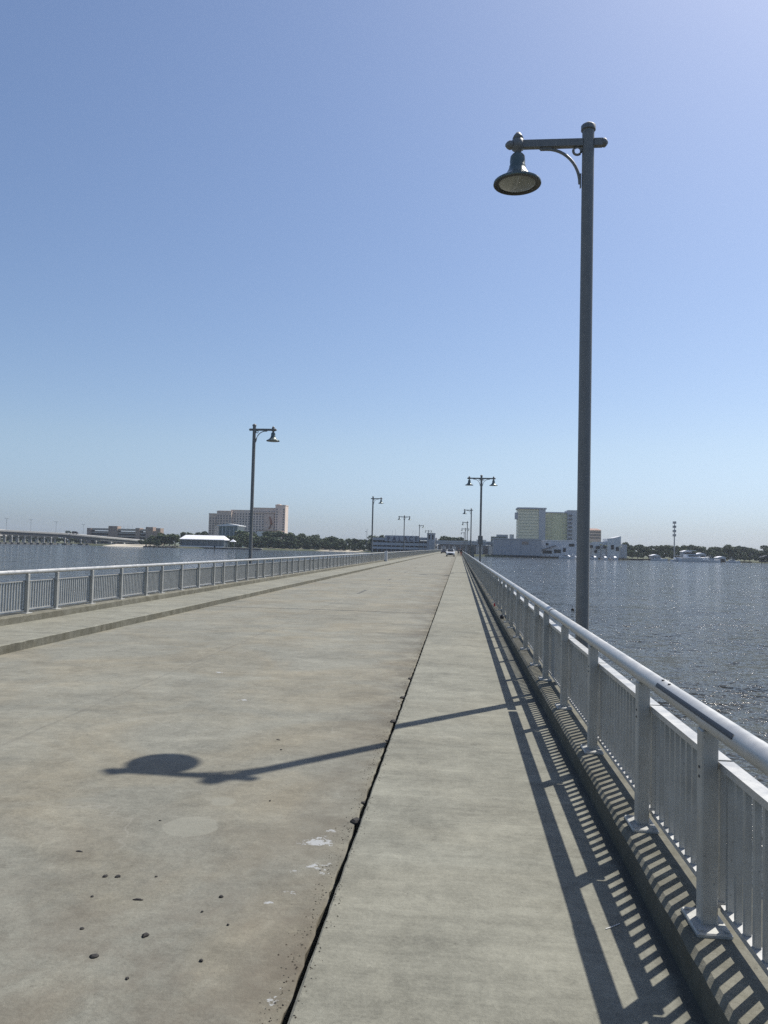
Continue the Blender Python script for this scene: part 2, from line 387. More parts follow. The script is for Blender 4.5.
# ------------------------------------------------------------------ railing sections
MOD = 6.12
RX, LX = 1.079, -8.96
POSTS = (0.0, 1.17, 2.82, 4.47)
SPANS = [(0.0, 1.17), (1.17, 2.82), (2.82, 4.47), (4.47, 6.12)]
def bal_positions(a, b_):
    n = round((b_-a)/.097)
    return [a+.03 + (b_-a)*i/n for i in range(n)]
def railing_proto(sg, detail, slot=False):
    """sg=+1: outer side towards +x.  detail 2: balusters as sub-parts, 1: merged in the panel, 0: one mesh"""
    root = empty('railing_section')
    one = MB() if detail == 0 else None
    def part(mb, name, par): return mb.build(name, par)
    # posts
    for k, py in enumerate(POSTS):
        mb = one or MB()
        xa, xb = (-.034, .034)
        if detail: mb.bbox(xa, xb, py-.039, py+.039, .0175, .822, .006, 'post_aluminium')
        else: mb.box(xa, xb, py-.039, py+.039, 0, .822, 'post_aluminium')
        if detail:
            # saddle under the tube
            mb.box(-.028, .028, py-.034, py+.034, .823, .84, 'post_aluminium')
            for zz in (.62, .66): mb.tube([(-sg*.034, py, zz), (-sg*.038, py, zz)], .006, 'bolt_steel', 6)
            p = mb.build('post', root)
            b2 = MB(); b2.bbox(-.075, .07, py-.12, py+.12, 0, .017, .006, 'post_aluminium')
            for bx in (-.055, .052):
                for by in (-.095, .095): b2.tube([(bx, py+by, .016), (bx, py+by, .023)], .011, 'post_aluminium', 6)
            b2.build('base_plate', p)
    # top tube
    mb = one or MB()
    nseg = 20 if detail else 8
    mb.tube([(0, -.66+.05, .865), (0, MOD-.66-.05, .865)] if detail else [(0, -.66, .865), (0, MOD-.66, .865)], .044, 'rail_aluminium', nseg)
    if detail:
        t = mb.build('top_rail', root)
        s2 = MB()
        ya, yb = (MOD-.66-.12, MOD-.66+.12)
        if slot: ya, yb = -.66, .76
        s2.tube([(0, ya, .865), (0, yb, .865)], .0475 if not slot else .0465, 'rail_aluminium', nseg)
        if slot:
            s2.build('sleeve', t)
            s3 = MB()   # the long open slit along the road side of the sleeve
            a0 = R(172)
            vs = []
            for yy in [ya+.24+i*(yb-ya-.30)/12 for i in range(13)]:
                for an in (R(166), R(157), R(148), R(139)): vs.append((.0485*math.cos(an), yy, .865+.0485*math.sin(an)))
            s3.add(vs, [(i*4+q, i*4+q+1, i*4+q+5, i*4+q+4) for i in range(12) for q in range(3)], 'slot_dark'); s3.build('slit', t)
            for yy in (yb-.19, yb-.07):
                s4 = MB(); s4.tube([(-.01, yy, .865+.045), (-.01, yy, .865+.05)], .008, 'slot_dark', 8); s4.build('screw', t)
        else: s2.build('sleeve', t)
    # infill panels
    xc = .071*sg
    for (a, b_) in SPANS:
        mb = one or MB()
        mb.box(xc-.0325, xc+.0325, a+.012, b_-.012, .66, .69, 'rail_aluminium')
        mb.box(xc-.02, xc+.02, a+.012, b_-.012, .065, .09, 'rail_aluminium')
        bal = bal_positions(a, b_)
        if detail == 2:
            p = mb.build('infill_panel', root)
            for yy in bal:
                q = MB(); q.box(xc-.0125, xc+.0125, yy-.0125, yy+.0125, .0905, .6595, 'post_aluminium'); q.build('baluster', p)
        else:
            for yy in bal: mb.box(xc-.0125, xc+.0125, yy-.0125, yy+.0125, .0905, .6595, 'post_aluminium')
            if detail == 1: mb.build('infill_panel', root)
    if detail == 0:
        COL.objects.unlink(root); bpy.data.objects.remove(root)
        root = one.build('railing_section')
    return root
def run_railing(sg, x, start, kfirst, klast, side):
    P = {}
    for k in range(kfirst, klast):
        yb = start + MOD*k
        slot = (sg > 0 and k == 0)
        d = 2 if yb < 62 else (1 if yb < 190 else 0)
        key = 'slot' if slot else d
        z = .15
        if key not in P: o = railing_proto(sg, d, slot); P[key] = o; o.location = (x, yb, z)
        else: o = copy_tree(P[key], (x, yb, z))
        if slot: tag(o, 'nearest railing section on the right kerb, its top tube with a long dark slit', 'railing', 'railing sections on the right kerb')
        else: tag(o, 'grey railing section with square balusters on the %s kerb%s' % (side, ', without a slit' if sg > 0 else ''), 'railing', 'railing sections on the %s kerb' % side)
run_railing(1, RX, 3.45, -1, 94, 'right')
run_railing(-1, LX, 3.0, -1, 94, 'left')
# pale wide post in the left railing
mb = MB(); mb.bbox(-.16, .16, -.12, .12, 0, 1.12, .02, 'white_wall'); mb.bbox(-.2, .2, -.16, .16, 1.12, 1.2, .02, 'white_wall')
tag(mb.build('railing_pillar', loc=(LX+.33, 90.6, 0.0)), 'pale wide pillar standing against the left railing, far along the bridge', 'pillar')

# ------------------------------------------------------------------ street lamps
ZA = 6.92
def lamp(name, x, y, arms, label, group, box=False):
    """arms: list of +1/-1 (towards +x / -x)"""
    root = empty(name, (x, y, .15)); tag(root, label, 'street lamp', group)
    zt = ZA-.15
    mb = MB(); mb.tube([(0, 0, .03), (0, 0, zt+.175)], [.080, .075], 'pole_paint', 20); pole = mb.build('pole', root)
    mb = MB(); mb.lathe([(.092, 0), (.092, .055), (.08, .068), (.03, .102), (.0, .112)], (0, 0, zt+.165), 'pole_paint', 20)
    mb.lathe([(0, 0), (.092, 0)], (0, 0, zt+.165), 'pole_paint', 20); mb.build('finial', root)
    mb = MB(); mb.bbox(-.17, .17, -.17, .17, 0, .03, .01, 'pole_paint'); mb.lathe([(.13, .03), (.125, .2), (.09, .26)], (0, 0, 0), 'pole_paint', 20)
    for a in (-.13, .13):
        for b_ in (-.13, .13): mb.tube([(a, b_, .03), (a, b_, .06)], .015, 'bolt_steel', 6)
    mb.build('base_plate', root)
    # concrete bracket below is part of the setting (see below)
    for sg in (1, -1):
        if sg in arms:
            mb = MB(); mb.box(sg*.07, sg*.95, -.04, .04, zt-.046, zt+.046, 'pole_paint')
            mb.tube([(sg*.95, 0, zt), (sg*.99, 0, zt), (sg*1.02, 0, zt), (sg*1.045, 0, zt)], [.055, .06, .045, .015], 'pole_paint', 12)
            mb.build('arm', root)
            mb = MB(); pts = []
            for i in range(13):
                t = i/12*math.pi/2; pts.append((sg*(.10+.42*(1-math.cos(t))), 0, zt-.53+.462*math.sin(t)))
            pts.append((sg*.60, 0, zt-.068)); mb.tube(pts, .019, 'pole_paint', 8)
            mb.box(sg*.083, sg*.097, -.02, .02, zt-.58, zt-.40, 'pole_paint'); mb.box(sg*.46, sg*.61, -.02, .02, zt-.064, zt-.048, 'pole_paint')
            # little scroll ring in the corner
            mb.tube([(sg*(.135+.05*math.cos(a)), 0, zt-.10+.05*math.sin(a)) for a in [i*math.pi/8 for i in range(17)]], .017, 'pole_paint', 6, caps=False)
            mb.build('bracket', root)
            lx = sg*.885
            mb = MB(); mb.lathe([(0, .17), (.025, .16), (.055, .12), (.07, .085), (.05, .075), (.075, .06), (.075, -.06), (.045, -.075), (.04, -.13)], (lx, 0, zt), 'pole_paint', 20)
            mb.build('hanger', root)
            mb = MB(); z0 = zt-.115
            out = [(.035, 0), (.07, -.012), (.092, -.04), (.098, -.10), (.094, -.155), (.105, -.165), (.105, -.18), (.115, -.21), (.14, -.26), (.175, -.30), (.225, -.338), (.28, -.365), (.300, -.378), (.305, -.402), (.298, -.410)]
            mb.lathe(out, (lx, 0, z0), 'shade_paint', 36)
            mb.lathe([(.298, -.410), (.245, -.407), (.240, -.385), (.19, -.32), (.12, -.25), (0, -.22)], (lx, 0, z0), 'lamp_rim', 36)
            sh = mb.build('lamp_shade', root)
            mb = MB(); mb.lathe([(.240, -.392), (.236, -.398), (.21, -.408), (.15, -.42), (.08, -.428), (0, -.43)], (lx, 0, z0), 'lens_glass', 36)
            mb.build('lens', sh)
        else:
            mb = MB(); mb.box(sg*.07, sg*.18, -.04, .04, zt-.046, zt+.046, 'pole_paint')
            mb.tube([(sg*.18, 0, zt), (sg*.205, 0, zt), (sg*.225, 0, zt), (sg*.245, 0, zt)], [.055, .06, .045, .015], 'pole_paint', 12)
            mb.build('arm_stub', root)
    if box == 'collar':
        mb = MB(); mb.bbox(-.17, .17, -.15, .15, 1.9, 2.55, .02, 'pole_paint'); mb.build('equipment_box', root)
    if box == 'cabinet':
        mb = MB(); mb.bbox(.09, .48, -.2, .2, .05, 2.0, .02, 'pole_paint'); mb.build('equipment_cabinet', root)
    return root
PX, QX = 1.533, -9.42
G = 'street lamps along the bridge'
lamp('street_lamp', PX, 9.72, [-1], 'tall dark grey street lamp in the foreground behind the right railing, one bell shade', G)
lamp('street_lamp', PX, 56.6, [-1, 1], 'double-armed lamp nearest on the right, behind the right railing, two bell shades', G, 'collar')
lamp('street_lamp', PX, 103.5, [-1], 'second single-armed lamp behind the right railing, dark cabinet at its foot', G, 'cabinet')
lamp('street_lamp', PX, 152, [-1], 'third single-armed lamp behind the right railing, small and far off', G)
lamp('street_lamp', PX, 201, [-1, 1], 'farther of the double-armed lamps behind the right railing', G)
lamp('street_lamp', PX, 250, [-1], 'farthest tiny single-armed lamp behind the right railing', G)
lamp('street_lamp', QX, 34.0, [1], 'nearest lamp behind the left railing, its single bell shade lit by the sun', G)
lamp('street_lamp', QX, 82.5, [1], 'second single-armed lamp behind the left railing, before the dark wood', G)
lamp('street_lamp', QX, 130.5, [-1, 1], 'double-armed lamp behind the left railing, before the parking garage letters', G)
lamp('street_lamp', QX, 180.5, [1], 'small single-armed lamp behind the left railing, at the last letter of the garage', G)
lamp('street_lamp', QX, 234, [-1, 1], 'tiny double-armed lamp behind the left railing, before the stair tower', G)
mb = MB()
for yy in (9.72, 56.6, 103.5, 152, 201, 250): mb.prism([(1.421, -.7), (1.421, .148), (1.78, .148), (1.78, -.2)], yy-.26, yy+.26, 'y', 'kerb_concrete')
for yy in (34, 82.5, 130.5, 180.5, 234): mb.prism([(-9.301, -.7), (-9.301, .148), (-9.66, .148), (-9.66, -.2)], yy-.26, yy+.26, 'y', 'kerb_concrete')
tag(mb.build('deck_brackets'), kind='structure')

# ------------------------------------------------------------------ things lying about on the bridge
rnd = random.Random(3)
def pebble(x, y, lx, ly, h, ang, label, cat='debris', grp='dark debris scattered on the road', name='debris_chip', mat='debris_dark', z=-.1455):
    mb = MB(); n = 9; vs = []; rr = [rnd.uniform(.7, 1.1) for _ in range(n)]
    for (s, zz) in ((1, 0), (.95, h*.5), (.6, h)):
        for k in range(n):
            a = 2*math.pi*k/n; px, py = lx*s*rr[k]*math.cos(a), ly*s*rr[k]*math.sin(a)
            vs.append((px*math.cos(ang)-py*math.sin(ang), px*math.sin(ang)+py*math.cos(ang), zz*rnd.uniform(.85, 1.1)))
    fs = [(r_*n+k, r_*n+(k+1) % n, (r_+1)*n+(k+1) % n, (r_+1)*n+k) for r_ in range(2) for k in range(n)] + [tuple(range(2*n, 3*n)), tuple(range(n-1, -1, -1))]
    mb.add(vs, fs, mat)
    return tag(mb.build(name, loc=(x, y, z)), label, cat, grp)
def groundpt(px, py, z):
    d = (px-384)/F_PX*cr - (py-512)/F_PX*cu + Fv
    return EYE + d*((z-H)/d.z)
chips = [  # surveyed spots (px,py), half sizes, label
 (79, 852, .034, .009, 'long thin dark scrap lying left of the pale round patch'),
 (105, 877, .018, .013, 'left one of two small dark chips lying side by side'),
 (118, 877, .019, .012, 'right one of two small dark chips lying side by side'),
 (138, 900, .034, .008, 'dark flat stick-like scrap in the middle of the debris'),
 (145.5, 936, .017, .017, 'dark roundish lump, the tallest of the debris'),
 (94, 957, .022, .013, 'dark elongated chip with a tiny crumb behind it, lowest left'),
 (82, 929, .013, .009, 'small dark chip between the paired chips and the lowest elongated one'),
 (92, 897, .011, .008, 'small dark chip just below the paired chips'),
 (127, 979, .010, .008, 'small dark chip lowest in the picture on the road'),
 (201, 961, .011, .009, 'small dark chip on its own, near the lower right of the debris'),
 (221, 897, .014, .010, 'dark chip farthest right of the debris'),
 (202, 912, .008, .006, 'tiny chip just below left of the farthest right chip'),
 (228, 925, .008, .006, 'upper tiny chip of a pair below the farthest right chip'),
 (160, 821, .012, .007, 'small dark chip on the edge of the pale round patch'),
 (87, 736, .018, .012, 'nearer of two dark chips beyond the lamp shadow'),
 (88, 723, .016, .011, 'farther of two dark chips beyond the lamp shadow'),
 (281, 750, .014, .009, 'small dark chip beside the shadow of the lamp pole'),
 (270, 801, .010, .007, 'small dark chip below the shadow of the lamp arm'),
 (156, 877, .010, .006, 'tiny chip right of the paired chips'),
 (278, 740, .030, .007, 'thin dark scrap just beyond the shadow of the lamp pole')]
for px, py, a, b_, lb in chips:
    p = groundpt(px, py, -.147); pebble(p.x, p.y, a*.95, b_*1.25, min(.011, b_*.7), rnd.uniform(-.4, .4), lb)
for i, (px, py) in enumerate(((353.5, 822), (394.5, 722), (403.5, 698), (410.5, 679), (388, 741), (362, 803))):
    p = groundpt(px, py, -.15); s = 1 if i < 4 else .5  # raised black lumps added in place of open drain notches
    pebble(-.655, p.y, .045*s, .05*s, .022*s, rnd.uniform(-1, 1), ['black tar lump nearest in the gap beside the sidewalk, by the white droppings', 'black tar lump beside the sidewalk where the pole shadow crosses the gap', 'third black tar lump along the gap beside the sidewalk', 'farthest black tar lump along the gap beside the sidewalk', 'small black crumb in the gap just before the pole shadow', 'small black crumb in the gap just beyond the nearest tar lump'][i], 'tar lump', 'black lumps in the gap beside the sidewalk', 'tar_lump', 'debris_dark', -.151)
mb = MB(); rg = random.Random(9)
for _ in range(1500):
    yy = 2.3 + 22*rg.random()**1.6; side = rg.random() < .75
    xx = -.672-abs(rg.gauss(0, .045)) if side else -.575+abs(rg.gauss(0, .02)); zz = -.1495 if side else .0005
    s_ = rg.uniform(.0015, .006); c_ = Vector((xx, yy, zz))
    mb.add([c_+Vector((s_*rg.uniform(.6, 1.5), 0, 0)), c_+Vector((0, s_, 0)), c_+Vector((-s_, 0, 0)), c_+Vector((0, -s_*rg.uniform(.6, 1.5), 0)), c_+Vector((0, 0, s_*.8))], [(0, 1, 4), (1, 2, 4), (2, 3, 4), (3, 0, 4)], rg.choice(['debris_dark', 'timber', 'kerb_concrete', 'kerb_stained']))
tag(mb.build('grit'), kind='stuff')
# red float and dark bag by the posts
mb = MB(); mb.lathe([(0, 0), (.035, .0), (.04, .03), (.04, .12), (.018, .16), (.016, .19), (0, .19)], (0, 0, 0), 'red_plastic', 12)
ob = mb.build('red_bottle', loc=(1.0, 21.4, .15)); ob.scale = (.55,)*3
tag(ob, 'small red bottle standing on the right kerb at a railing post', 'bottle')
mb = MB(); mb.lathe([(0, 0), (.09, .0), (.11, .06), (.10, .15), (.05, .21), (.02, .25), (0, .26)], (0, 0, 0), 'cloth_black', 10)
ob = mb.build('dark_bag', loc=(1.0, 17.7, .15)); ob.scale = (.42, .42, .38)
tag(ob, 'small dark knotted bag on the right kerb at a railing post', 'bag')
# twig / line on the walk
for (x0, y0, x1, y1, z, lb) in ((.70, 3.66, .775, 3.72, .003, 'short pale fishing line scrap on the sidewalk in the railing shadow'),):
    mb = MB(); mb.tube([(x0, y0, z), ((x0+x1)/2, (y0+y1)/2-.005, z+.002), (x1, y1, z)], .002, 'shell_white', 5)
    tag(mb.build('line_scrap'), lb, 'litter')
mb = MB(); mb.lathe([(0, .0), (.12, .0), (.16, .1), (.12, .22), (0, .26)], (0, 0, 0), 'debris_dark', 12); mb.tube([(0, 0, .2), (0, 0, .5)], .02, 'debris_dark', 6)
tag(mb.build('buoy', loc=(10.9, 74.8, WATER-.08)), 'tiny dark buoy floating in the water left of the foreground lamp pole', 'buoy')

# ------------------------------------------------------------------ water, land, shore
mb = MB(); W = 3900
mb.add([(-W, -W, WATER), (W, -W, WATER), (W, W, WATER), (-W, W, WATER)], [(0, 1, 2, 3)], 'water')
tag(mb.build('water'), kind='structure')
shore = [(-3900, 1500), (-1500, 1150), (-620, 885), (-420, 880), (-352, 702), (-340, 700), (-255, 680), (-190, 690), (-120, 760), (-60, 720), (-12, 600), (-9, 586), (1.2, 586), (3, 600), (30, 596), (80, 606), (140, 604), (146, 640), (200, 640), (270, 610), (420, 640), (900, 780), (3900, 1500)]
mb = MB(); n = len(shore)
vs = [(x, y, LAND) for x, y in shore] + [(x, y-3 if 580 < y else y, -4.6) for x, y in shore] + [(3900, 3900, LAND), (-3900, 3900, LAND)]
fs = [tuple(range(n)) + (2*n, 2*n+1)] + [(i, n+i, n+i+1, i+1) for i in range(n-1)]
mb.add(vs, fs, 'land'); tag(mb.build('land'), kind='structure')
# approach road off the bridge
mb = MB(); mb.add([(-7.3, 585, LAND+.6), (-.5, 585, LAND+.6), (-.5, 900, LAND+.6), (-7.3, 900, LAND+.6)], [(3, 2, 1, 0)][::-1], 'road_concrete')
mb.box(-8.6, 1.2, 585.1, 615, LAND+.02, -.2, 'kerb_concrete'); mb.box(-8.4, 1.0, 616, 900, LAND+.01, LAND+.59, 'kerb_concrete')
tag(mb.build('approach_road'), kind='structure')
def quad_strip(name, pts, w, z, mat):
    mb = MB(); vs = [(x, y, z) for x, y in pts] + [(x, y+w, z) for x, y in pts]; n = len(pts)
    mb.add(vs, [(i, i+1, n+i+1, n+i) for i in range(n-1)], mat); return tag(mb.build(name), kind='structure')
def sloped_beach(name, p0, p1, D, w, mat):
    x0, x1 = at(p0, 545, D).x, at(p1, 545, D).x
    mb = MB(); mb.add([(x0, D-6, WATER-.1), (x1, D-6, WATER-.1), (x1, D+w, LAND+.9), (x0, D+w, LAND+.9)], [(0, 1, 2, 3)], mat)
    return tag(mb.build(name), kind='structure')
sloped_beach('sand_beach', 104, 145, 682, 26, 'sand')
sloped_beach('grass_bank', 262, 372, 742, 26, 'sand')

def box_at(mb, px0, px1, py_top, D, depth, mat, zb=LAND, py_bot=None):
    a = at(px0, py_top, D); b_ = at(px1, py_top, D)
    z1 = (a.z+b_.z)/2; z0 = zb if py_bot is None else (at(px0, py_bot, D).z+at(px1, py_bot, D).z)/2
    mb.box(a.x, b_.x, D, D+depth, z0, z1, mat); return a.x, b_.x, z0, z1

# ------------------------------------------------------------------ trees
def leaf_cloud(mb, lobes, count, size, mat, rr):
    for _ in range(count):
        c, rad = rr.choice(lobes)
        while True:
            d = Vector((rr.uniform(-1, 1), rr.uniform(-1, 1), rr.uniform(-1, 1)))
            if .15 < d.length < 1: break
        d = d*(0.55+.45*rr.random())/max(d.length, .55)
        p = Vector(c) + Vector((d.x*rad[0], d.y*rad[1], d.z*rad[2]))
        s = size*rr.uniform(.5, 1.3)
        u = Vector((rr.gauss(0, 1), rr.gauss(0, 1), rr.gauss(0, .6))).normalized(); w = u.cross(Vector((rr.gauss(0, 1), rr.gauss(0, 1), rr.gauss(0, 1)))).normalized()
        mb.add([p-u*s*.5, p-w*s*.35+u*s*.1, p+u*s*.5, p+w*s*.35], [(0, 1, 2, 3)], mat)
TREES = []
for k in range(6):
    rr = random.Random(40+k); root = empty('tree')
    h = 1.0; lobes = []
    mb = MB(); mb.tube([(0, 0, -.3), (.1, 0, 2.2), (0, .2, 4.2), (.2, .1, 6.6)], [.32, .24, .19, .07], 'bark', 7)
    nl = rr.randint(9, 12)
    for i in range(nl):
        a = rr.uniform(0, 6.28); r_ = rr.uniform(.6, 2.9); z = rr.uniform(1.2, 7.4)
        c = (r_*math.cos(a), r_*math.sin(a), z); lobes.append((c, (rr.uniform(1.3, 2.3), rr.uniform(1.3, 2.3), rr.uniform(1.0, 1.7))))
        mb.tube([(0, .1, min(z-1, 3.5)), tuple(x*.5 for x in c[:2])+((z+2.5)/2,), c], [.11, .07, .03], 'bark', 5)
    mb.build('trunk', root)
    mb = MB(); leaf_cloud(mb, lobes, 2200, .85, 'leaves_dark' if k % 2 else 'leaves_mid', rr); mb.build('crown', root)
    TREES.append(root)
used_t = set()
def plant(px, D, top_py, label, group, rr, k=None):
    k = rr.randrange(6) if k is None else k
    src = TREES[k]; p = at(px, top_py, D)
    o = src if k not in used_t else copy_tree(src)
    used_t.add(k)
    s = (p.z-LAND)/8.9; o.location = (p.x, D, LAND)
    o.scale = (s*rr.uniform(.95, 1.35), s*rr.uniform(.9, 1.2), s); o.rotation_euler.z = rr.uniform(0, 6.28)
    tag(o, label, 'tree', group)
rr = random.Random(11)
def interp(pts, x):
    for (a, ya), (b_, yb) in zip(pts, pts[1:]):
        if a <= x <= b_: return ya+(yb-ya)*(x-a)/(b_-a)
    return pts[-1][1]
# left wood, between the tall hotel and the garage
prof = [(232, 534), (240, 528), (250, 530), (262, 533), (270, 531), (282, 530), (290, 533), (300, 533), (312, 532), (325, 535), (338, 534), (350, 538), (362, 537), (378, 538)]
for row, (D, off, step) in enumerate(((790, 0, 7.5), (765, 3.0, 7.5), (752, 7, 9))):
    x = 233
    while x < 374:
        plant(x, D, interp(prof, x)+off+rr.uniform(-1.2, 1.8), 'broad dark green tree in the dense wood right of the tall hotel', 'trees of the wood right of the tall hotel', rr); x += step*rr.uniform(.75, 1.25)
# left: trees around the pavilion
prof = [(140, 538), (152, 533), (162, 531), (172, 531), (182, 532), (192, 529.5), (205, 530), (212, 533)]
x = 148
while x < 181: plant(x, 740, interp(prof, x)+rr.uniform(-.5, 1.5), 'round dark tree on the shore between the brown garage and the white pavilion', 'trees between the brown garage and the pavilion', rr); x += 5.5
x = 184
while x < 212: plant(x, 800, interp(prof, x)+rr.uniform(-.5, 1.5), 'dark tree behind the white pavilion roof', 'trees behind the pavilion', rr); x += 6
x = -40
while x < 92:
    plant(x, 893, 533.6+.05*max(x, 0)+rr.uniform(-.8, .8), 'distant tree seen in the shade between the highway bridge columns', 'trees beyond the highway bridge', rr); x += 3.4*rr.uniform(.8, 1.2)
for x in (141, 146, 152, 158): plant(x, 712, 539+rr.uniform(-1, 1), 'low bushy tree above the dark breakwater', 'low trees above the breakwater', rr)
for x in (224, 231, 239): plant(x, 716, 540.5+rr.uniform(-1, 1), 'small tree by the white tent right of the pavilion', 'small trees by the tent', rr)
# centre clumps beyond the elevated road
prof = [(437, 540), (443, 537.5), (449, 535), (455, 536.5), (461, 540)]
for x in (440, 445, 449.5, 454, 458): plant(x, 720, interp(prof, x), 'dark green tree rising behind the elevated road, right of the stair tower', 'trees right of the stair tower', rr)
for x in (465, 469, 474): plant(x, 720, 540+rr.uniform(-.7, .7), 'low dark tree behind the elevated road, beside the far street lamps', 'low trees beside the far lamps', rr)
for x in (376, 379): plant(x, 760, 534.5, 'tree poking up behind the left end of the parking garage', 'trees behind the left end of the garage', rr)
# right shore wood
prof = [(622, 541), (628, 541), (640, 544.5), (655, 544.5), (668, 545), (685, 543.5), (700, 546), (715, 545), (730, 544), (745, 546), (770, 545), (800, 545)]
for D, off, step in ((800, 0, 7.2), (760, 3.4, 7.6), (720, 7, 10)):
    x = 624 if D > 730 else 632
    while x < 800:
        plant(x, D, interp(prof, x)+off+rr.uniform(-1.3, 1.5), 'dark tree in the long wood on the right shore behind the marina', 'trees of the right shore wood', rr); x += step*rr.uniform(.75, 1.25)
# a few palms by the white building
def palm(px, D, top):
    p = at(px, top, D); z = p.z-LAND
    root = empty('palm_tree', (p.x, D, LAND)); mb = MB(); mb.tube([(0, 0, 0), (.1, 0, z*.5), (0, 0, z-.8)], [.2, .16, .14], 'bark', 6); mb.build('trunk', root)
    mb = MB()
    for i in range(16):
        a = 6.283*i/16+rr.uniform(-.2, .2); l = rr.uniform(1.6, 2.3); up = rr.uniform(.1, .9)
        d = Vector((math.cos(a), math.sin(a), 0)); s_ = Vector((-math.sin(a), math.cos(a), 0))*.22
        pts = [Vector((0, 0, z-.9)), Vector((0, 0, z-.9+up)) + d*l*.5, Vector((0, 0, z-.9+up*.2-.5)) + d*l]
        mb.add([pts[0], pts[1]-s_, pts[2], pts[1]+s_], [(0, 1, 2, 3)], 'leaves_mid')
    mb.build('crown', root)
    return tag(root, 'small palm tree in front of the low white building on the right shore', 'palm tree', 'palms before the white building')
for px, tp in ((591, 541), (601, 544), (606, 545), (620, 546), (558, 541.5), (563, 541)): palm(px, 618, tp)

# ------------------------------------------------------------------ left far shore: brown garage, highway bridge
D = 850
root = empty('parking_garage', (at(124, 530, D).x, D, LAND)); tag(root, 'brown brick parking garage of five storeys behind the highway bridge, far left', 'building')
ox = root.location.x
def rel(mb, name, par, bevel=0):
    """shift world-built mesh to the parent's frame"""
    L = par.location if par.parent is None else par.parent.location
    mb.v = [(x-L.x, y-L.y, z-L.z) for x, y, z in mb.v]
    return mb.build(name, par)
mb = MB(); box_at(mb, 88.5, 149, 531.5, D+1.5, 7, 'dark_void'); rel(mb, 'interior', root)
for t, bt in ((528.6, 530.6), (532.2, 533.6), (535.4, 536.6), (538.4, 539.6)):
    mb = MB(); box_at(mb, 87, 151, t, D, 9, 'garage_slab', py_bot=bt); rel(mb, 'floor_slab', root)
for a, b_, t in ((87, 91, 528), (108.5, 117.5, 526), (135.5, 139.8, 528), (145.8, 153, 527), (156, 160.5, 528.2)):
    mb = MB(); box_at(mb, a, b_, t, D-1.5, 10, 'brown_brick'); rel(mb, 'stair_tower', root)
mb = MB(); box_at(mb, 149, 158, 531, D-.5, 9, 'brown_brick'); rel(mb, 'wing', root)
for a in (124, 128, 132.5): 
    mb = MB(); p = at(a, 525, D+10); mb.tube([(p.x, D+10, at(a, 530, D).z), (p.x, D+10, p.z)], .12, 'mast_grey', 5); rel(mb, 'roof_light', root)

root = empty('highway_bridge', (at(60, 545, 700).x, 700, WATER)); tag(root, 'long concrete highway bridge on pale columns crossing the water, far left', 'bridge')
hb = [(-75, 524.0, 560), (-40, 526.2, 600), (0, 529.6, 650), (60, 532.8, 710), (100, 536.4, 750), (130, 539.0, 790), (148, 540.8, 815)]
def deckbeam(dz0, dz1, w, mat, off=0):
    mb = MB(); vs = []
    for px, py, D in hb:
        p = at(px, py, D)
        for (dy, z) in ((off, dz0), (off+w, dz0), (off+w, dz1), (off, dz1)): vs.append((p.x, p.y+dy, p.z+z))
    fs = []
    for i in range(len(hb)-1):
        for k in range(4): fs.append((i*4+k, i*4+(k+1) % 4, i*4+4+(k+1) % 4, i*4+4+k))
    fs += [(0, 3, 2, 1), tuple(4*(len(hb)-1)+k for k in range(4))]
    mb.add(vs, fs, mat); return mb
rel(deckbeam(-1.5, 0, 14, 'highway_concrete'), 'deck', root)
rel(deckbeam(-4.5, -1.51, 11, 'highway_girder', 1.5), 'girders', root)
for px in (-60, -44, -29, -15, -2, 4, 10.5, 17, 30, 43, 23.5, 36.5, 50, 64, 80, 95, 110, 123):
    pys = interp([(a, b_) for a, b_, _ in hb], px); D = interp([(a, c) for a, _, c in hb], px)
    p = at(px, pys, D); mb = MB()
    for dy in (2.5, 10): mb.tube([(p.x, p.y+dy, WATER-1), (p.x, p.y+dy, p.z-5.9)], .75, 'highway_concrete', 8)
    mb.box(p.x-.9, p.x+.9, p.y+1, p.y+12, p.z-5.8, p.z-4.52, 'highway_concrete'); mb.box(p.x-2.6, p.x+2.6, p.y+1, p.y+12, WATER-1, WATER+1.4, 'highway_girder')
    rel(mb, 'pier', root)
for px, tp in ((5.5, 518.5), (30, 519.8), (55.3, 521.8), (82.5, 524.5)):
    pys = interp([(a, b_) for a, b_, _ in hb], px); D = interp([(a, c) for a, _, c in hb], px)
    p = at(px, pys, D); q = at(px, tp, D); mb = MB()
    mb.tube([(p.x, p.y+1, p.z-.1), (p.x, p.y+1, q.z)], .14, 'mast_grey', 6); mb.tube([(p.x-1.5, p.y+1, q.z), (p.x+1.5, p.y+1, q.z)], .12, 'mast_grey', 6)
    for s in (-1, 1): mb.box(p.x+s*1.2-.5, p.x+s*1.2+.5, p.y+.7, p.y+1.3, q.z-.1, q.z+.2, 'mast_grey')
    rel(mb, 'bridge_lamp', root)
# vehicles on the highway bridge
for px, c in ((66, 'green_roof'), (72.5, 'car_dark')):
    pys = interp([(a, b_) for a, b_, _ in hb], px); D = interp([(a, c_) for a, _, c_ in hb], px); p = at(px, pys, D); mb = MB()
    mb.prism([(-3, .5), (3, .5), (3, 1.5), (2.2, 1.7), (1.6, 2.6), (-2.6, 2.7), (-3, 1.6)], -1, 1, 'y', c)
    for dx in (-2, 2): mb.prism([(dx+.4*math.cos(a*.785), .45+.4*math.sin(a*.785)) for a in range(8)], -1.05, 1.05, 'y', 'tyre')
    o = mb.build('van', loc=(p.x, p.y+5, p.z+.02)); tag(o, ['greenish van crossing the far highway bridge', 'dark van following on the far highway bridge'][c == 'car_dark'], 'van', 'vehicles on the highway bridge')

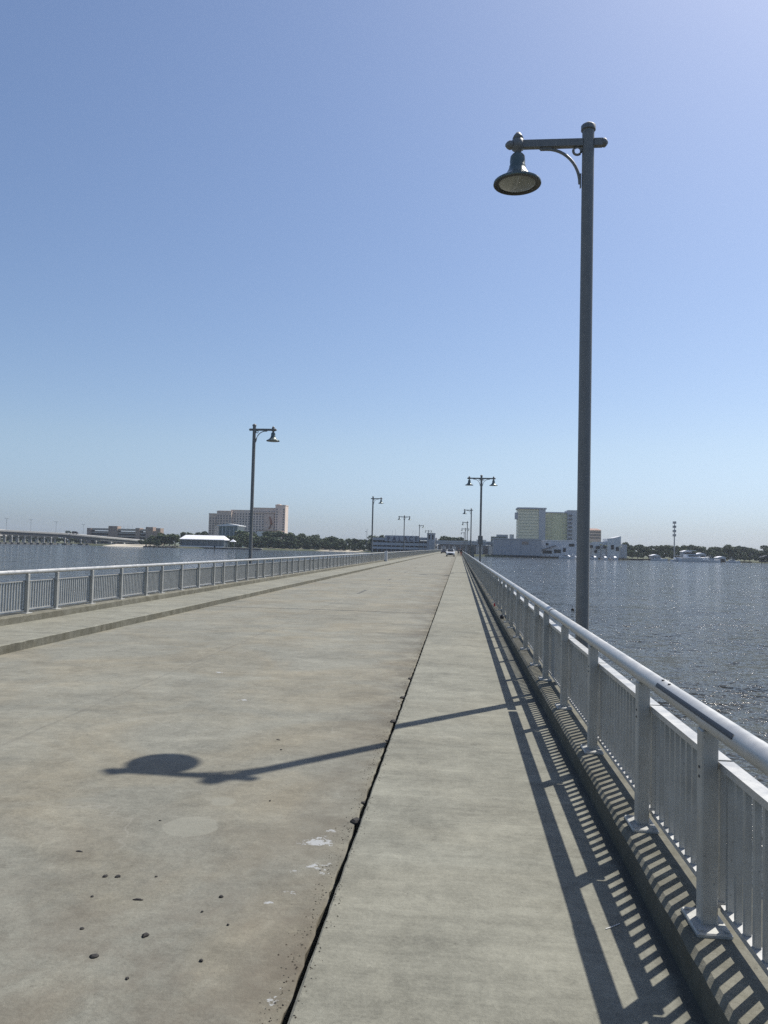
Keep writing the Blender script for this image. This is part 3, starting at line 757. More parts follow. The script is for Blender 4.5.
# breakwater
rb = random.Random(5); mb = MB()
x0, x1 = at(144, 545, 660).x, at(175, 545, 660).x
x = x0
while x < x1:
    for _ in range(3):
        s = rb.uniform(.6, 1.3); c = Vector((x+rb.uniform(-1, 1), 662+rb.uniform(-3, 3), WATER+rb.uniform(.0, 1.5)))
        mb.add([c+Vector(v)*s*rb.uniform(.8, 1.2) for v in ((1, 0, 0), (0, 1, 0), (-1, 0, 0), (0, -1, 0), (0, 0, .9), (0, 0, -.9))], [(0, 1, 4), (1, 2, 4), (2, 3, 4), (3, 0, 4), (1, 0, 5), (2, 1, 5), (3, 2, 5), (0, 3, 5)], 'riprap')
    x += .9
tag(mb.build('breakwater_rocks'), 'low dark rock breakwater in front of the pavilion shore', 'breakwater', kind='stuff')
mb = MB(); xa, xb = at(172, 545, 690).x, at(262, 545, 690).x; mb.box(xa, xb, 683, 690, -5, LAND-.1, 'riprap'); mb.box(xa-1, xb+1, 682.5, 691, LAND-.1, LAND+.25, 'highway_concrete')
tag(mb.build('seawall'), 'low grey seawall along the water under the pavilion', 'seawall')

# pavilion
D = 705
root = empty('pavilion', (at(203, 540, D).x, D, LAND)); tag(root, 'long low pavilion with a bright white roof on the left shore', 'building')
a, b_ = at(180, 539, D), at(225, 539, D); zt = at(203, 535.2, D).z; ze = at(203, 539.3, D).z
mb = MB(); mb.add([(a.x, D-2, ze), (b_.x, D-2, ze), (b_.x-3, D+7, zt), (a.x+3, D+7, zt), (a.x, D+16, ze), (b_.x, D+16, ze), (a.x, D-2, ze-.5), (b_.x, D-2, ze-.5), (a.x, D+16, ze-.5), (b_.x, D+16, ze-.5)],
   [(0, 1, 2, 3), (3, 2, 5, 4), (0, 3, 4), (1, 5, 2), (0, 6, 7, 1), (4, 5, 9, 8), (0, 4, 8, 6), (1, 7, 9, 5), (6, 8, 9, 7)], 'white_roof'); rel(mb, 'roof', root)
mb = MB(); mb.box(a.x+1, b_.x-1, D+1.5, D+14, LAND, ze-.52, 'plate_glass'); rel(mb, 'glass_wall', root)
for i in range(9):
    mb = MB(); xx = a.x+.6+(b_.x-a.x-1.2)*i/8; mb.box(xx-.16, xx+.16, D-.5, D, LAND, ze-.52, 'mast_grey'); rel(mb, 'column', root)
mb = MB(); mb.box(a.x, b_.x, D-1.5, D-1.3, LAND, LAND+1.1, 'white_wall'); rel(mb, 'deck_rail', root)
D = 712; p = at(233, 540, D)
mb = MB(); w = 2.6; mb.add([(p.x-w, D-w, p.z-1.6), (p.x+w, D-w, p.z-1.6), (p.x+w, D+w, p.z-1.6), (p.x-w, D+w, p.z-1.6), (p.x, D, p.z+.6)], [(0, 1, 4), (1, 2, 4), (2, 3, 4), (3, 0, 4), (3, 2, 1, 0)], 'white_roof')
root = empty('tent', (p.x, D, LAND)); tag(root, 'small white peaked tent right of the pavilion', 'tent'); rel(mb, 'canopy', root)
for sx in (-1, 1):
    for sy in (-1, 1): mb = MB(); mb.tube([(p.x+sx*2.4, D+sy*2.4, LAND), (p.x+sx*2.4, D+sy*2.4, p.z-1.6)], .08, 'white_wall', 6); rel(mb, 'leg', root)

# teal glass building
D = 800; root = empty('glass_building', (at(226, 540, D).x, D, LAND)); tag(root, 'low teal glass building before the tall beige hotel', 'building')
mb = MB(); box_at(mb, 219, 237.5, 526, D, 25, 'teal_glass'); rel(mb, 'glass_hall', root)
mb = MB(); box_at(mb, 215, 219, 525.6, D-.5, 26, 'hotel_beige'); rel(mb, 'side_wall', root)
a, b_ = at(217, 525, D-1), at(239, 525, D-1); zc = at(228, 524, D).z
mb = MB(); mb.add([(a.x, D-1.5, a.z-.4), ((a.x+b_.x)/2, D-1.5, zc+.5), (b_.x, D-1.5, b_.z-.4), (a.x, D+27, a.z-.4), ((a.x+b_.x)/2, D+27, zc+.5), (b_.x, D+27, b_.z-.4)] + [(a.x, D-1.5, a.z-1.2), (b_.x, D-1.5, b_.z-1.2), (a.x, D+27, a.z-1.2), (b_.x, D+27, b_.z-1.2)],
   [(0, 1, 4, 3), (1, 2, 5, 4), (0, 6, 7, 2, 1), (3, 4, 5, 9, 8), (6, 8, 9, 7), (0, 3, 8, 6), (2, 7, 9, 5)], 'white_wall'); rel(mb, 'roof', root)
for px in (222.5, 226, 230, 234):
    mb = MB(); box_at(mb, px-.2, px+.2, 526.5, D-.3, .3, 'white_wall'); rel(mb, 'mullion', root)

# tall beige hotel
D = 960; root = empty('hotel', (at(249, 540, D).x, D, LAND)); tag(root, 'tall beige casino hotel of stepped blocks above the trees, left of the bridge', 'building')
blocks = [(209, 218, 514, 0, 'hotel_tan'), (217, 231.5, 511.6, -4, 'hotel_tan'), (231, 253.5, 510.6, 2, 'hotel_beige'), (253, 276.5, 508.4, 0, 'hotel_beige'), (275.5, 285.5, 505.6, -5, 'hotel_beige')]
for a, b_, t, dd, mt in blocks:
    mb = MB(); x0, x1, z0, z1 = box_at(mb, a, b_, t, D+dd, 17, mt); mb.box(x0-.3, x1+.3, D+dd-.4, D+dd+17.4, z1, z1+.9, mt); w = rel(mb, 'tower_block', root)
    n = max(3, int((x1-x0)/3.6))
    for i in range(n):
        xx = x0+(x1-x0)*(i+.5)/n
        if b_ > 280 and i % 2: continue
        if 260 < at(265, 510, D).x and False: continue
        mb = MB(); hw = .95
        zz = LAND+6
        while zz < z1-4:
            mb.box(xx-hw, xx+hw, D+dd-.05, D+dd+.2, zz, zz+1.9, 'hotel_shadow_glass'); zz += 3.2
        rel(mb, 'window_column', root)
mb = MB(); box_at(mb, 276.5, 280, 504.2, D+4, 12, 'hotel_beige'); rel(mb, 'penthouse', root)
mb = MB(); box_at(mb, 218, 230, 510.6, D+4, 12, 'hotel_tan'); rel(mb, 'penthouse', root)
mb = MB(); box_at(mb, 254, 275.5, 511.6, D-1.4, 1, 'hotel_tan', py_bot=513.2); rel(mb, 'cornice', root)
mb = MB(); box_at(mb, 264, 274.2, 514, D-1.2, 1, 'hotel_tan'); rel(mb, 'entrance_recess', root)
mb = MB()   # tall curving red-brown emblem panel
L = [(269.5, 516.5), (270.8, 520), (271.2, 524), (270.2, 527), (268.3, 529.2)]
pts = [at(px, py, D-1.7) for px, py in L]; mb.tube([tuple(p) for p in pts], [.5, 1.3, 1.6, 1.1, .4], 'copper_red', 8); rel(mb, 'facade_sculpture', root)
mb = MB(); box_at(mb, 256.5, 277, 530.2, D-60, 40, 'terracotta', py_bot=530.9); box_at(mb, 257, 269, 530.9, D-59, 38, 'white_wall'); rel(mb, 'podium', root)

# channel marker
p = at(257, 551.5, 560)
mb = MB(); mb.tube([(0, 0, -1), (0, 0, 3.4)], .22, 'timber', 6); mb.box(-.5, .5, -.08, -.02, 2.3, 3.3, 'hull_dark')
tag(mb.build('channel_marker', loc=(p.x-.0, 460, WATER)), 'dark channel marker pile in the water right of the nearest left lamp', 'marker')

# ------------------------------------------------------------------ garage with the big letters
D = 640; root = empty('parking_garage', (at(400, 540, D).x, D, LAND)); tag(root, 'long grey parking garage with large dark letters PALACE at the end of the bridge', 'building')
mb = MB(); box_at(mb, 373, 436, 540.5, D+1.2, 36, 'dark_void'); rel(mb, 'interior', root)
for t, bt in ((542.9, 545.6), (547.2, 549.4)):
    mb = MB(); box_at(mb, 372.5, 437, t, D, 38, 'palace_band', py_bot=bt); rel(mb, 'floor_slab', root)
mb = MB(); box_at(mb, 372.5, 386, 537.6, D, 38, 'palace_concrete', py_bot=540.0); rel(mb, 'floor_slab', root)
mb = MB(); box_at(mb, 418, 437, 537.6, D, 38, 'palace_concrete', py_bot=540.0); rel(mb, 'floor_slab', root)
mb = MB(); x0, x1, z0, z1 = box_at(mb, 385, 419, 535.6, D-.6, 20, 'palace_concrete', py_bot=541.6); rel(mb, 'parapet', root)
for i in range(14):
    px = 373+i*4.6
    mb = MB(); box_at(mb, px-.25, px+.25, 540.5, D+.3, .6, 'palace_concrete'); rel(mb, 'column', root)
lh = at(400, 536.3, D).z-at(400, 541.1, D).z
for ch, px in zip('PALACE', (388.6, 394.2, 399.8, 405.4, 410.9, 416.2)):
    cu_ = bpy.data.curves.new('letter', 'FONT'); cu_.body = ch; cu_.size = lh*1.42; cu_.extrude = .15; cu_.offset = .02; cu_.align_x = 'CENTER'
    tmp = bpy.data.objects.new('tmp_letter', cu_); COL.objects.link(tmp)
    me = bpy.data.meshes.new_from_object(tmp.evaluated_get(bpy.context.evaluated_depsgraph_get())); COL.objects.unlink(tmp); bpy.data.objects.remove(tmp)
    me.materials.clear(); me.materials.append(MATS['letter_navy'])
    o = bpy.data.objects.new('letter', me); COL.objects.link(o); o.parent = root; p = at(px, 541.1, D-.9)
    o.location = (p.x-root.location.x, D-.85-root.location.y, p.z-root.location.z); o.rotation_euler = (math.pi/2, 0, 0); o.scale = (.82, 1, 1)
for px, tp in ((392.4, 530), (395.6, 529.5), (413, 530.5), (416, 530)):
    mb = MB(); p = at(px, tp, D+15); mb.tube([(p.x, D+15, z1-1.3), (p.x, D+15, p.z)], .09, 'mast_grey', 5); rel(mb, 'roof_light', root)
D = 634; root = empty('stair_tower', (at(431, 540, D).x, D, LAND)); tag(root, 'square grey stair tower at the right end of the lettered garage', 'tower')
mb = MB(); x0, x1, z0, z1 = box_at(mb, 427.2, 435.2, 533.6, D, 8, 'palace_concrete'); rel(mb, 'shaft', root)
mb = MB(); mb.box(x0-.3, x1+.3, D-.4, D+8.4, z1, z1+.5, 'palace_band'); rel(mb, 'parapet', root)
for a, b_ in ((428.5, 430.2), (432, 433.7)):
    mb = MB(); box_at(mb, a, b_, 535, D-.1, .3, 'dark_void', py_bot=539.5); rel(mb, 'window', root)
# bare communication mast, left of garage
p = at(367, 532, 700); root = empty('antenna_mast', (p.x, 700, LAND)); tag(root, 'thin pale lattice mast with a dish among the trees left of the garage', 'mast')
mb = MB()
for s in (-1, 1): mb.tube([(s*.6, 0, 0), (s*.25, 0, p.z-LAND+3)], .08, 'mast_grey', 5)
for i in range(9): z = 8+i*1.1; mb.tube([(-.35, 0, z), (.35, 0, z+.9)], .05, 'mast_grey', 4)
mb.build('lattice', root); mb = MB(); mb.lathe([(0, -.5), (.6, -.4), (1.0, 0), (.9, .1), (0, -.2)], (-.9, 0, p.z-LAND+.4), 'mast_grey', 10); mb.build('dish', root)

# elevated road band and low structures between garage and barge
D = 628; root = empty('elevated_walkway', (at(468, 545, D).x, D, LAND)); tag(root, 'long grey elevated walkway behind the bridge end', 'walkway')
mb = MB(); box_at(mb, 436, 503, 541.2, D, 5, 'palace_concrete', py_bot=544.8); rel(mb, 'deck', root)
mb = MB(); box_at(mb, 436, 503, 541.0, D-.3, .25, 'palace_band', py_bot=542.4); rel(mb, 'parapet', root)
for i in range(12):
    px = 438+i*5.6
    mb = MB(); box_at(mb, px-.4, px+.4, 544.8, D+1, 2, 'palace_concrete'); rel(mb, 'column', root)
D = 650; root = empty('service_building', (at(468, 545, D).x, D, LAND)); tag(root, 'low grey service building under the elevated walkway', 'building')
mb = MB(); box_at(mb, 438, 500, 545.2, D, 18, 'hotel_shadow_glass'); rel(mb, 'back_wall', root)
for a, b_ in ((441, 446), (452, 456), (476, 483), (488, 494)):
    mb = MB(); box_at(mb, a, b_, 546.5, D-.4, .5, 'palace_band'); rel(mb, 'door', root)
D = 690; root = empty('low_building', (at(481, 540, D).x, D, LAND)); tag(root, 'low building with a white roof behind the elevated walkway', 'building')
mb = MB(); box_at(mb, 477, 486, 540.4, D, 10, 'white_wall'); rel(mb, 'wall', root); mb = MB(); box_at(mb, 476.5, 486.5, 539.7, D-.5, 11, 'white_roof', py_bot=540.4); rel(mb, 'roof', root)
D = 720; root = empty('low_building', (at(499, 540, D).x, D, LAND)); tag(root, 'low building with a dark green roof left of the casino hotel', 'building')
mb = MB(); box_at(mb, 491.5, 506, 536.6, D, 14, 'green_roof'); rel(mb, 'wall', root); mb = MB(); box_at(mb, 497, 508, 534.6, D+3, 14, 'casino_grey'); rel(mb, 'upper_floor', root)
mb = MB(); box_at(mb, 510, 514, 534.4, D+3, 8, 'white_wall'); rel(mb, 'lift_housing', root)

# ------------------------------------------------------------------ right: barge, casino hotel, white buildings
D = 598; root = empty('casino_barge', (at(530, 550, D).x, D, WATER)); tag(root, 'long windowless grey casino barge on a dark hull at the water, right of the bridge', 'barge')
mb = MB(); box_at(mb, 494, 541.5, 539.4, D, 30, 'barge_grey', py_bot=555.2); rel(mb, 'wall', root)
mb = MB(); box_at(mb, 493, 541, 555.2, D-1, 32, 'hull_dark', zb=WATER-.5); rel(mb, 'hull', root)
mb = MB(); box_at(mb, 493.5, 542, 538.6, D-.5, 31, 'palace_band', py_bot=539.4); rel(mb, 'parapet', root)
for px in (502.5, 511, 521, 530.5, 536):
    mb = MB(); box_at(mb, px-.22, px+.22, 539.6, D-.25, .25, 'casino_grey', py_bot=555); rel(mb, 'pilaster', root)
mb = MB(); box_at(mb, 522, 528.5, 541.5, D-.15, .3, 'brown_brick', py_bot=544.5); rel(mb, 'vent_panel', root)
D = 606; root = empty('white_building', (at(562, 550, D).x, D, LAND)); tag(root, 'white two storey building with an outside stair at the foot of the casino hotel', 'building')
mb = MB(); box_at(mb, 541.5, 582, 541.0, D, 24, 'white_wall'); rel(mb, 'wall', root)
mb = MB(); box_at(mb, 541.3, 583, 540.4, D-.4, 25, 'white_roof', py_bot=541.0); rel(mb, 'roof_edge', root)
mb = MB()
a, b_ = at(541, 549.8, D-3), at(556, 545.0, D-3); mb.add([(a.x, D-3, a.z-.9), (b_.x, D-3, b_.z-.9), (b_.x, D-3, b_.z), (a.x, D-3, a.z), (a.x, D-1.4, a.z-.9), (b_.x, D-1.4, b_.z-.9), (b_.x, D-1.4, b_.z), (a.x, D-1.4, a.z)], [(0, 1, 2, 3), (4, 7, 6, 5), (3, 2, 6, 7), (0, 4, 5, 1), (0, 3, 7, 4), (1, 5, 6, 2)], 'hotel_shadow_glass'); rel(mb, 'stair', root)
for a, b_, t, bt in ((543, 552, 550.5, 553.5), (554, 561, 549.5, 553), (569, 574.5, 543.8, 546.6), (563, 566, 548, 552), (546, 548.5, 543, 545.5)):
    mb = MB(); box_at(mb, a, b_, t, D-.15, .3, 'dark_void', py_bot=bt); rel(mb, 'window', root)

D = 700; root = empty('casino_hotel', (at(547, 540, D).x, D, LAND)); tag(root, 'tall cream and yellow casino hotel above the grey barge, right of the bridge', 'building')
CB = [('left_block', 518.3, 545.4, 509.4, 0, 'casino_cream', 12), ('centre_block', 545.0, 568.2, 513.2, 5, 'casino_yellow', 11), ('right_block', 567.8, 578.5, 510.2, 1, 'casino_grey', 0)]
for nm, a, b_, t, dd, mt, fl in CB:
    mb = MB(); x0, x1, z0, z1 = box_at(mb, a, b_, t, D+dd, 22, mt); rel(mb, nm, root)
    for i in range(fl):
        zz = LAND+9+(z1-LAND-11.5)*(i+.0)/(fl-1) if fl > 1 else 0
        mb = MB()
        if nm == 'left_block': mb.box(x0+.4, x1-6.2, D+dd-.12, D+dd+.3, zz, zz+1.25, 'casino_window'); mb.box(x0-.12, x0+.3, D+dd+2, D+dd+20, zz, zz+1.2, 'casino_window')
        else: mb.box(x0+1, x1-.6, D+dd-.12, D+dd+.3, zz, zz+.7, 'casino_window')
        rel(mb, 'window_band', root)
    if nm == 'left_block':
        mb = MB(); mb.box(x1-5.6, x1+.1, D+dd-1.0, D+dd+20, LAND, z1+.3, 'casino_grey'); rel(mb, 'corner_tower', root)
        mb = MB(); mb.box(x0-.8, x1+1, D+dd-1.6, D+dd+22.5, z1+.31, z1+1.6, 'casino_grey'); rel(mb, 'cornice', root)
        mb = MB(); mb.box(x0-2.6, x0-.15, D+dd+1, D+dd+8, z1-9, z1-3, 'casino_grey'); rel(mb, 'side_balcony', root)
    if nm == 'centre_block':
        mb = MB(); mb.box(x0+.2, x1-.2, D+dd-.6, D+dd+22, z1, z1+1.0, 'casino_grey'); rel(mb, 'cornice', root)
        mb = MB(); mb.box(x0+6.5, x1-5, D+dd-.4, D+dd-.1, z0+9, z1-1.4, 'casino_yellow'); rel(mb, 'yellow_panel', root)
    if nm == 'right_block':
        for i in range(9):
            zz = LAND+8+i*(z1-LAND-12)/8.5
            mb = MB(); mb.box(x0+.6, x0+3.8, D+dd-.6, D+dd+.2, zz, zz+1.7, 'hotel_shadow_glass'); rel(mb, 'balcony', root)
mb = MB(); box_at(mb, 524, 537.5, 507.4, D+3, 12, 'casino_grey', py_bot=509.2); rel(mb, 'penthouse', root)
mb = MB(); box_at(mb, 541.5, 546, 507.9, D+1, 12, 'casino_grey', py_bot=509.2); rel(mb, 'penthouse', root)

D = 720; root = empty('brown_building', (at(595, 540, D).x, D, LAND)); tag(root, 'brown mid-rise building with a reddish roof right of the foreground lamp pole', 'building')
mb = MB(); x0, x1, z0, z1 = box_at(mb, 588, 601.2, 530.2, D, 16, 'hotel_tan'); rel(mb, 'wall', root)
mb = MB(); mb.add([(x0-.4, D-.5, z1), (x1+.4, D-.5, z1), (x1+.4, D+17, z1), (x0-.4, D+17, z1), (x0+2, D+4, z1+1.7), (x1-3, D+4, z1+1.7), (x1-3, D+12, z1+1.7), (x0+2, D+12, z1+1.7)], [(0, 1, 5, 4), (1, 2, 6, 5), (2, 3, 7, 6), (3, 0, 4, 7), (4, 5, 6, 7), (3, 2, 1, 0)], 'terracotta'); rel(mb, 'roof', root)
for i in range(3):
    mb = MB(); zz = z1-2.2-i*2.7; mb.box(x0+.6, x1-.6, D-.12, D+.2, zz, zz+.9, 'hotel_shadow_glass'); rel(mb, 'window_band', root)
D = 625; root = empty('white_building', (at(607, 548, D).x, D, LAND)); tag(root, 'low white building with a slanted gable beside the marina on the right shore', 'building')
mb = MB(); box_at(mb, 587, 608, 541.8, D, 20, 'white_wall'); rel(mb, 'wall', root)
a, b_ = at(607.5, 538.5, D-2), at(621, 536.2, D-2)
mb = MB(); mb.prism([(a.x, LAND), (b_.x, LAND), (b_.x, b_.z), ((a.x+b_.x)/2-.8, a.z+.5), (a.x, a.z)], D-2, D+18, 'y', 'white_wall'); rel(mb, 'gable_block', root)
mb = MB(); box_at(mb, 621, 627, 544.5, D, 16, 'casino_grey'); rel(mb, 'wing', root)
for a, b_, t, bt in ((590, 593, 545, 548), (596, 600, 546, 549), (603, 606, 545, 548.5), (611, 614, 545, 549.5), (616, 619, 547, 551), (594.5, 597, 550, 553)):
    mb = MB(); box_at(mb, a, b_, t, D-2.2, .5, 'dark_void', py_bot=bt); rel(mb, 'window', root)

# dock in front
D = 590; mb = MB(); a, b_ = at(541, 558, D), at(632, 560, D)
mb.box(a.x, b_.x, D, D+3, WATER+.3, WATER+1.3, 'timber')
x = a.x
while x < b_.x: mb.tube([(x, D-.3, WATER-1), (x, D-.3, WATER+2.2)], .22, 'timber', 6); x += 3.2
tag(mb.build('dock'), 'dark timber dock along the water below the casino hotel', 'dock')
D = 600; mb = MB(); a, b_ = at(632, 560, D), at(752, 562, D)
mb.box(a.x, b_.x, D, D+3, WATER+.4, WATER+1.2, 'timber')
x = a.x
while x < b_.x: mb.tube([(x, D-.3, WATER-1), (x, D-.3, WATER+2.0+1.2*random.random())], .22, 'timber', 6); x += 4.1
tag(mb.build('dock'), 'long dark marina dock in front of the right shore wood', 'dock')
D = 590; p = at(765, 560, D); mb = MB(); mb.box(p.x-2.6, p.x+6, D, D+5, WATER+1.2, WATER+2.2, 'timber')
for dx in (-2.3, 0, 2.6, 5.6): mb.tube([(p.x+dx, D-.2, WATER-1), (p.x+dx, D-.2, WATER+6)], .25, 'timber', 6)
mb.prism([(p.x-2.8, WATER+4.6), (p.x+6.2, WATER+4.6), (p.x+1.7, WATER+6.2)], D-.5, D+5.5, 'y', 'hull_dark')
tag(mb.build('boathouse'), 'small dark open boathouse on piles at the right edge', 'boathouse')

def boat(px, D, L, label, big=False, rz=0.0, name='motor_boat'):
    p = at(px, 556, D); root = empty(name, (p.x, D, WATER), rz); tag(root, label, 'boat', 'boats moored at the right shore')
    n = 9; vs = []; W2 = L*.15; hh = L*.11
    for i in range(n):
        t = i/(n-1); w = W2*(1-max(0, (t-.45)/.55)**2.2)+.02; sh = hh*(1+.5*t*t)
        xx = (t-.5)*L
        vs += [(xx, -w*.7, -.25), (xx+(.25*t*t*hh), -w, sh), (xx+(.25*t*t*hh), w, sh), (xx, w*.7, -.25)]
    fs = []
    for i in range(n-1):
        for k in range(4): fs.append((i*4+k, i*4+4+k, i*4+4+(k+1) % 4, i*4+(k+1) % 4))
    fs += [(0, 1, 2, 3), tuple(4*(n-1)+k for k in (3, 2, 1, 0))]
    mb = MB(); mb.add(vs, fs, 'boat_white'); mb.build('hull', root)
    mb = MB(); c0 = hh*1.12
    mb.add([(-L*.3, -W2*.7, c0), (L*.22, -W2*.6, c0), (L*.22, W2*.6, c0), (-L*.3, W2*.7, c0), (-L*.3, -W2*.65, c0+L*.11), (L*.08, -W2*.5, c0+L*.11), (L*.08, W2*.5, c0+L*.11), (-L*.3, W2*.65, c0+L*.11)],
           [(0, 1, 5, 4), (1, 2, 6, 5), (2, 3, 7, 6), (3, 0, 4, 7), (4, 5, 6, 7)], 'boat_white'); mb.build('cabin', root)
    mb = MB(); z = c0+L*.045
    mb.box(-L*.26, L*.10, -W2*.7-.02, W2*.7+.02, z, z+L*.038, 'boat_window'); mb.build('cabin_window', root)
    mb = MB()
    for s in (-1, 1):
        mb.tube([(-L*.1, s*W2*.4, c0+L*.11), (-L*.14, s*W2*.4, c0+L*.22)], .05, 'boat_white', 5)
    mb.box(-L*.25, L*.02, -W2*.55, W2*.55, c0+L*.22, c0+L*.235, 'boat_white'); mb.tube([(-L*.1, 0, c0+L*.23), (-L*.13, 0, c0+L*.36)], .05, 'mast_grey', 5)
    mb.build('flybridge', root)
    if big:
        mb = MB(); mb.box(-L*.22, L*.02, -W2*.5, W2*.5, c0+L*.111, c0+L*.17, 'boat_window'); mb.build('upper_window', root)
    return root
boat(694, 596, 24, 'large white yacht with two decks at the marina under the cell tower', True, .3, 'yacht')
boat(679, 597, 13, 'white cabin cruiser just left of the large yacht', False, .4)
boat(659, 598, 12, 'white motor boat alone left of the cell tower', False, -.3)
boat(712, 597, 13, 'small white motor boat right of the large yacht', False, .2)
boat(733, 598, 10, 'small low boat between the yacht and the boathouse', False, .0)
boat(594, 586, 11, 'white sport boat just right of the foreground lamp pole', False, -1.2)
boat(604.5, 586, 11, 'white sport boat between two others below the gabled building', False, -1.3)
boat(614, 586, 12, 'white sport boat right of the others below the gabled building', False, -1.25)
boat(567, 586, 12, 'white sport boat left of the foreground lamp pole at the dock', False, -.6)
boat(574, 587, 10, 'small white boat hugging the left side of the foreground lamp pole', False, -.4)
# marina sheds
for i, (a, b_, t, D, lb) in enumerate(((683, 692, 550.5, 640, 'grey marina shed behind the large yacht'), (697, 706, 553, 632, 'pale boat shed with open front right of the large yacht'), (652, 660, 554.5, 635, 'small white shed left of the cell tower'), (718, 726, 556.5, 632, 'low pale shed among the trees right of the marina'))):
    p = at((a+b_)/2, t, D); root = empty('marina_shed', (p.x, D, LAND)); tag(root, lb, 'shed', 'marina sheds')
    mb = MB(); x0, x1, z0, z1 = box_at(mb, a, b_, t+1.2, D, 9, 'casino_grey' if i % 2 == 0 else 'white_wall'); rel(mb, 'wall', root)
    mb = MB(); mb.prism([(x0-.5, z1), (x1+.5, z1), ((x0+x1)/2, z1+1.1)], D-.6, D+9.6, 'y', 'white_roof'); rel(mb, 'roof', root)
    mb = MB(); mb.box(x0+.8, x1-.8, D-.1, D+.1, LAND, z1-1, 'dark_void'); rel(mb, 'door', root)
# cell tower
D = 660; p = at(674.5, 521.5, D); root = empty('cell_tower', (p.x, D, LAND)); tag(root, 'tall slim cell tower with antenna clusters above the right shore wood', 'cell tower')
hz_ = p.z-LAND
mb = MB(); mb.tube([(0, 0, 0), (0, 0, hz_)], [.62, .32], 'mast_grey', 10); mb.build('pole', root)
for z in (hz_-.9, hz_-4.4, hz_-8.0, hz_-11.5):
    mb = MB()
    for i in range(9):
        a = 6.283*i/9; mb.box(1.2*math.cos(a)-.18, 1.2*math.cos(a)+.18, 1.2*math.sin(a)-.18, 1.2*math.sin(a)+.18, z-1, z+1, 'mast_grey')
    mb.tube([(1.2*math.cos(a), 1.2*math.sin(a), z) for a in [6.283*i/12 for i in range(13)]], .08, 'mast_grey', 5); mb.build('antenna_cluster', root)

# ------------------------------------------------------------------ cars on the bridge
def car(loc, paint, label, name='parked_car', suv=True):
    root = empty(name, loc); tag(root, label, 'car', 'cars on the bridge')
    h = 1.0 if suv else .88
    # faces -y (towards the camera)
    half = [(-2.25, .42), (-2.3, .75), (-2.15, .98), (-1.15, 1.10), (1.95, 1.12), (2.25, 1.0), (2.28, .5), (2.1, .3), (-2.1, .28)]
    mb = MB(); n = len(half); vs = []
    for x, ins in ((-.93, .0), (-.86, .05), (.86, .05), (.93, .0)):
        for (yy, z) in half:
            s = .97 if abs(x) > .9 else 1.0; vs.append((x, yy*s, z*h if z > .6 else z))
    fs = [(r_*n+k, r_*n+(k+1) % n, (r_+1)*n+(k+1) % n, (r_+1)*n+k) for r_ in range(3) for k in range(n)] + [tuple(range(n-1, -1, -1)), tuple(range(3*n, 4*n))]
    mb.add(vs, fs, paint); mb.box(-.7, .7, -2.34, -2.2, .32, .52, 'tyre'); mb.build('body', root, bevel=.03)
    mb = MB(); zt = 1.68*h
    vs = [(-.82, -1.15, 1.08*h), (.82, -1.15, 1.08*h), (.85, 2.1, 1.1*h), (-.85, 2.1, 1.1*h), (-.62, -.35, zt), (.62, -.35, zt), (.64, 1.75, zt), (-.64, 1.75, zt)]
    mb.add(vs, [(0, 1, 5, 4), (1, 2, 6, 5), (2, 3, 7, 6), (3, 0, 4, 7)], 'car_glass'); mb.build('windows', root)
    mb = MB(); mb.box(-.63, .63, -.36, 1.76, zt-.01, zt+.05, paint)
    for s in (-1, 1):
        mb.tube([(s*.83, -1.17, 1.08*h), (s*.63, -.36, zt)], .035, paint, 6); mb.tube([(s*.86, .5, 1.08*h), (s*.64, .6, zt)], .035, paint, 6); mb.tube([(s*.85, 2.1, 1.08*h), (s*.64, 1.75, zt)], .05, paint, 6)
    mb.build('roof', root)
    for sx in (-1, 1):
        for yy in (-1.42, 1.4):
            mb = MB(); mb.tube([(sx*.70, yy, .34), (sx*.95, yy, .34)], .34, 'tyre', 18); w = mb.build('wheel', root)
            mb = MB(); mb.tube([(sx*.94, yy, .34), (sx*.965, yy, .34)], .2, 'mast_grey', 12); mb.build('rim', w)
        mb = MB(); mb.box(sx*.58, sx*.84, -2.345, -2.2, .68*h, .84*h, 'headlight'); mb.build('headlight', root)
        mb = MB(); mb.box(sx*.93, sx*1.08, -.95, -.82, 1.08*h, 1.22*h, paint); mb.build('wing_mirror', root)
    mb = MB(); mb.box(-.5, .5, -2.34, -2.2, .58*h, .80*h, 'tyre'); mb.build('grille', root)
car((-1.95, 176, -.145), 'car_white', 'white sport utility car driving towards us on the right side of the bridge road')
car((-5.35, 268, -.145), 'car_dark', 'dark small car farther along the bridge, left of the white one', suv=False)

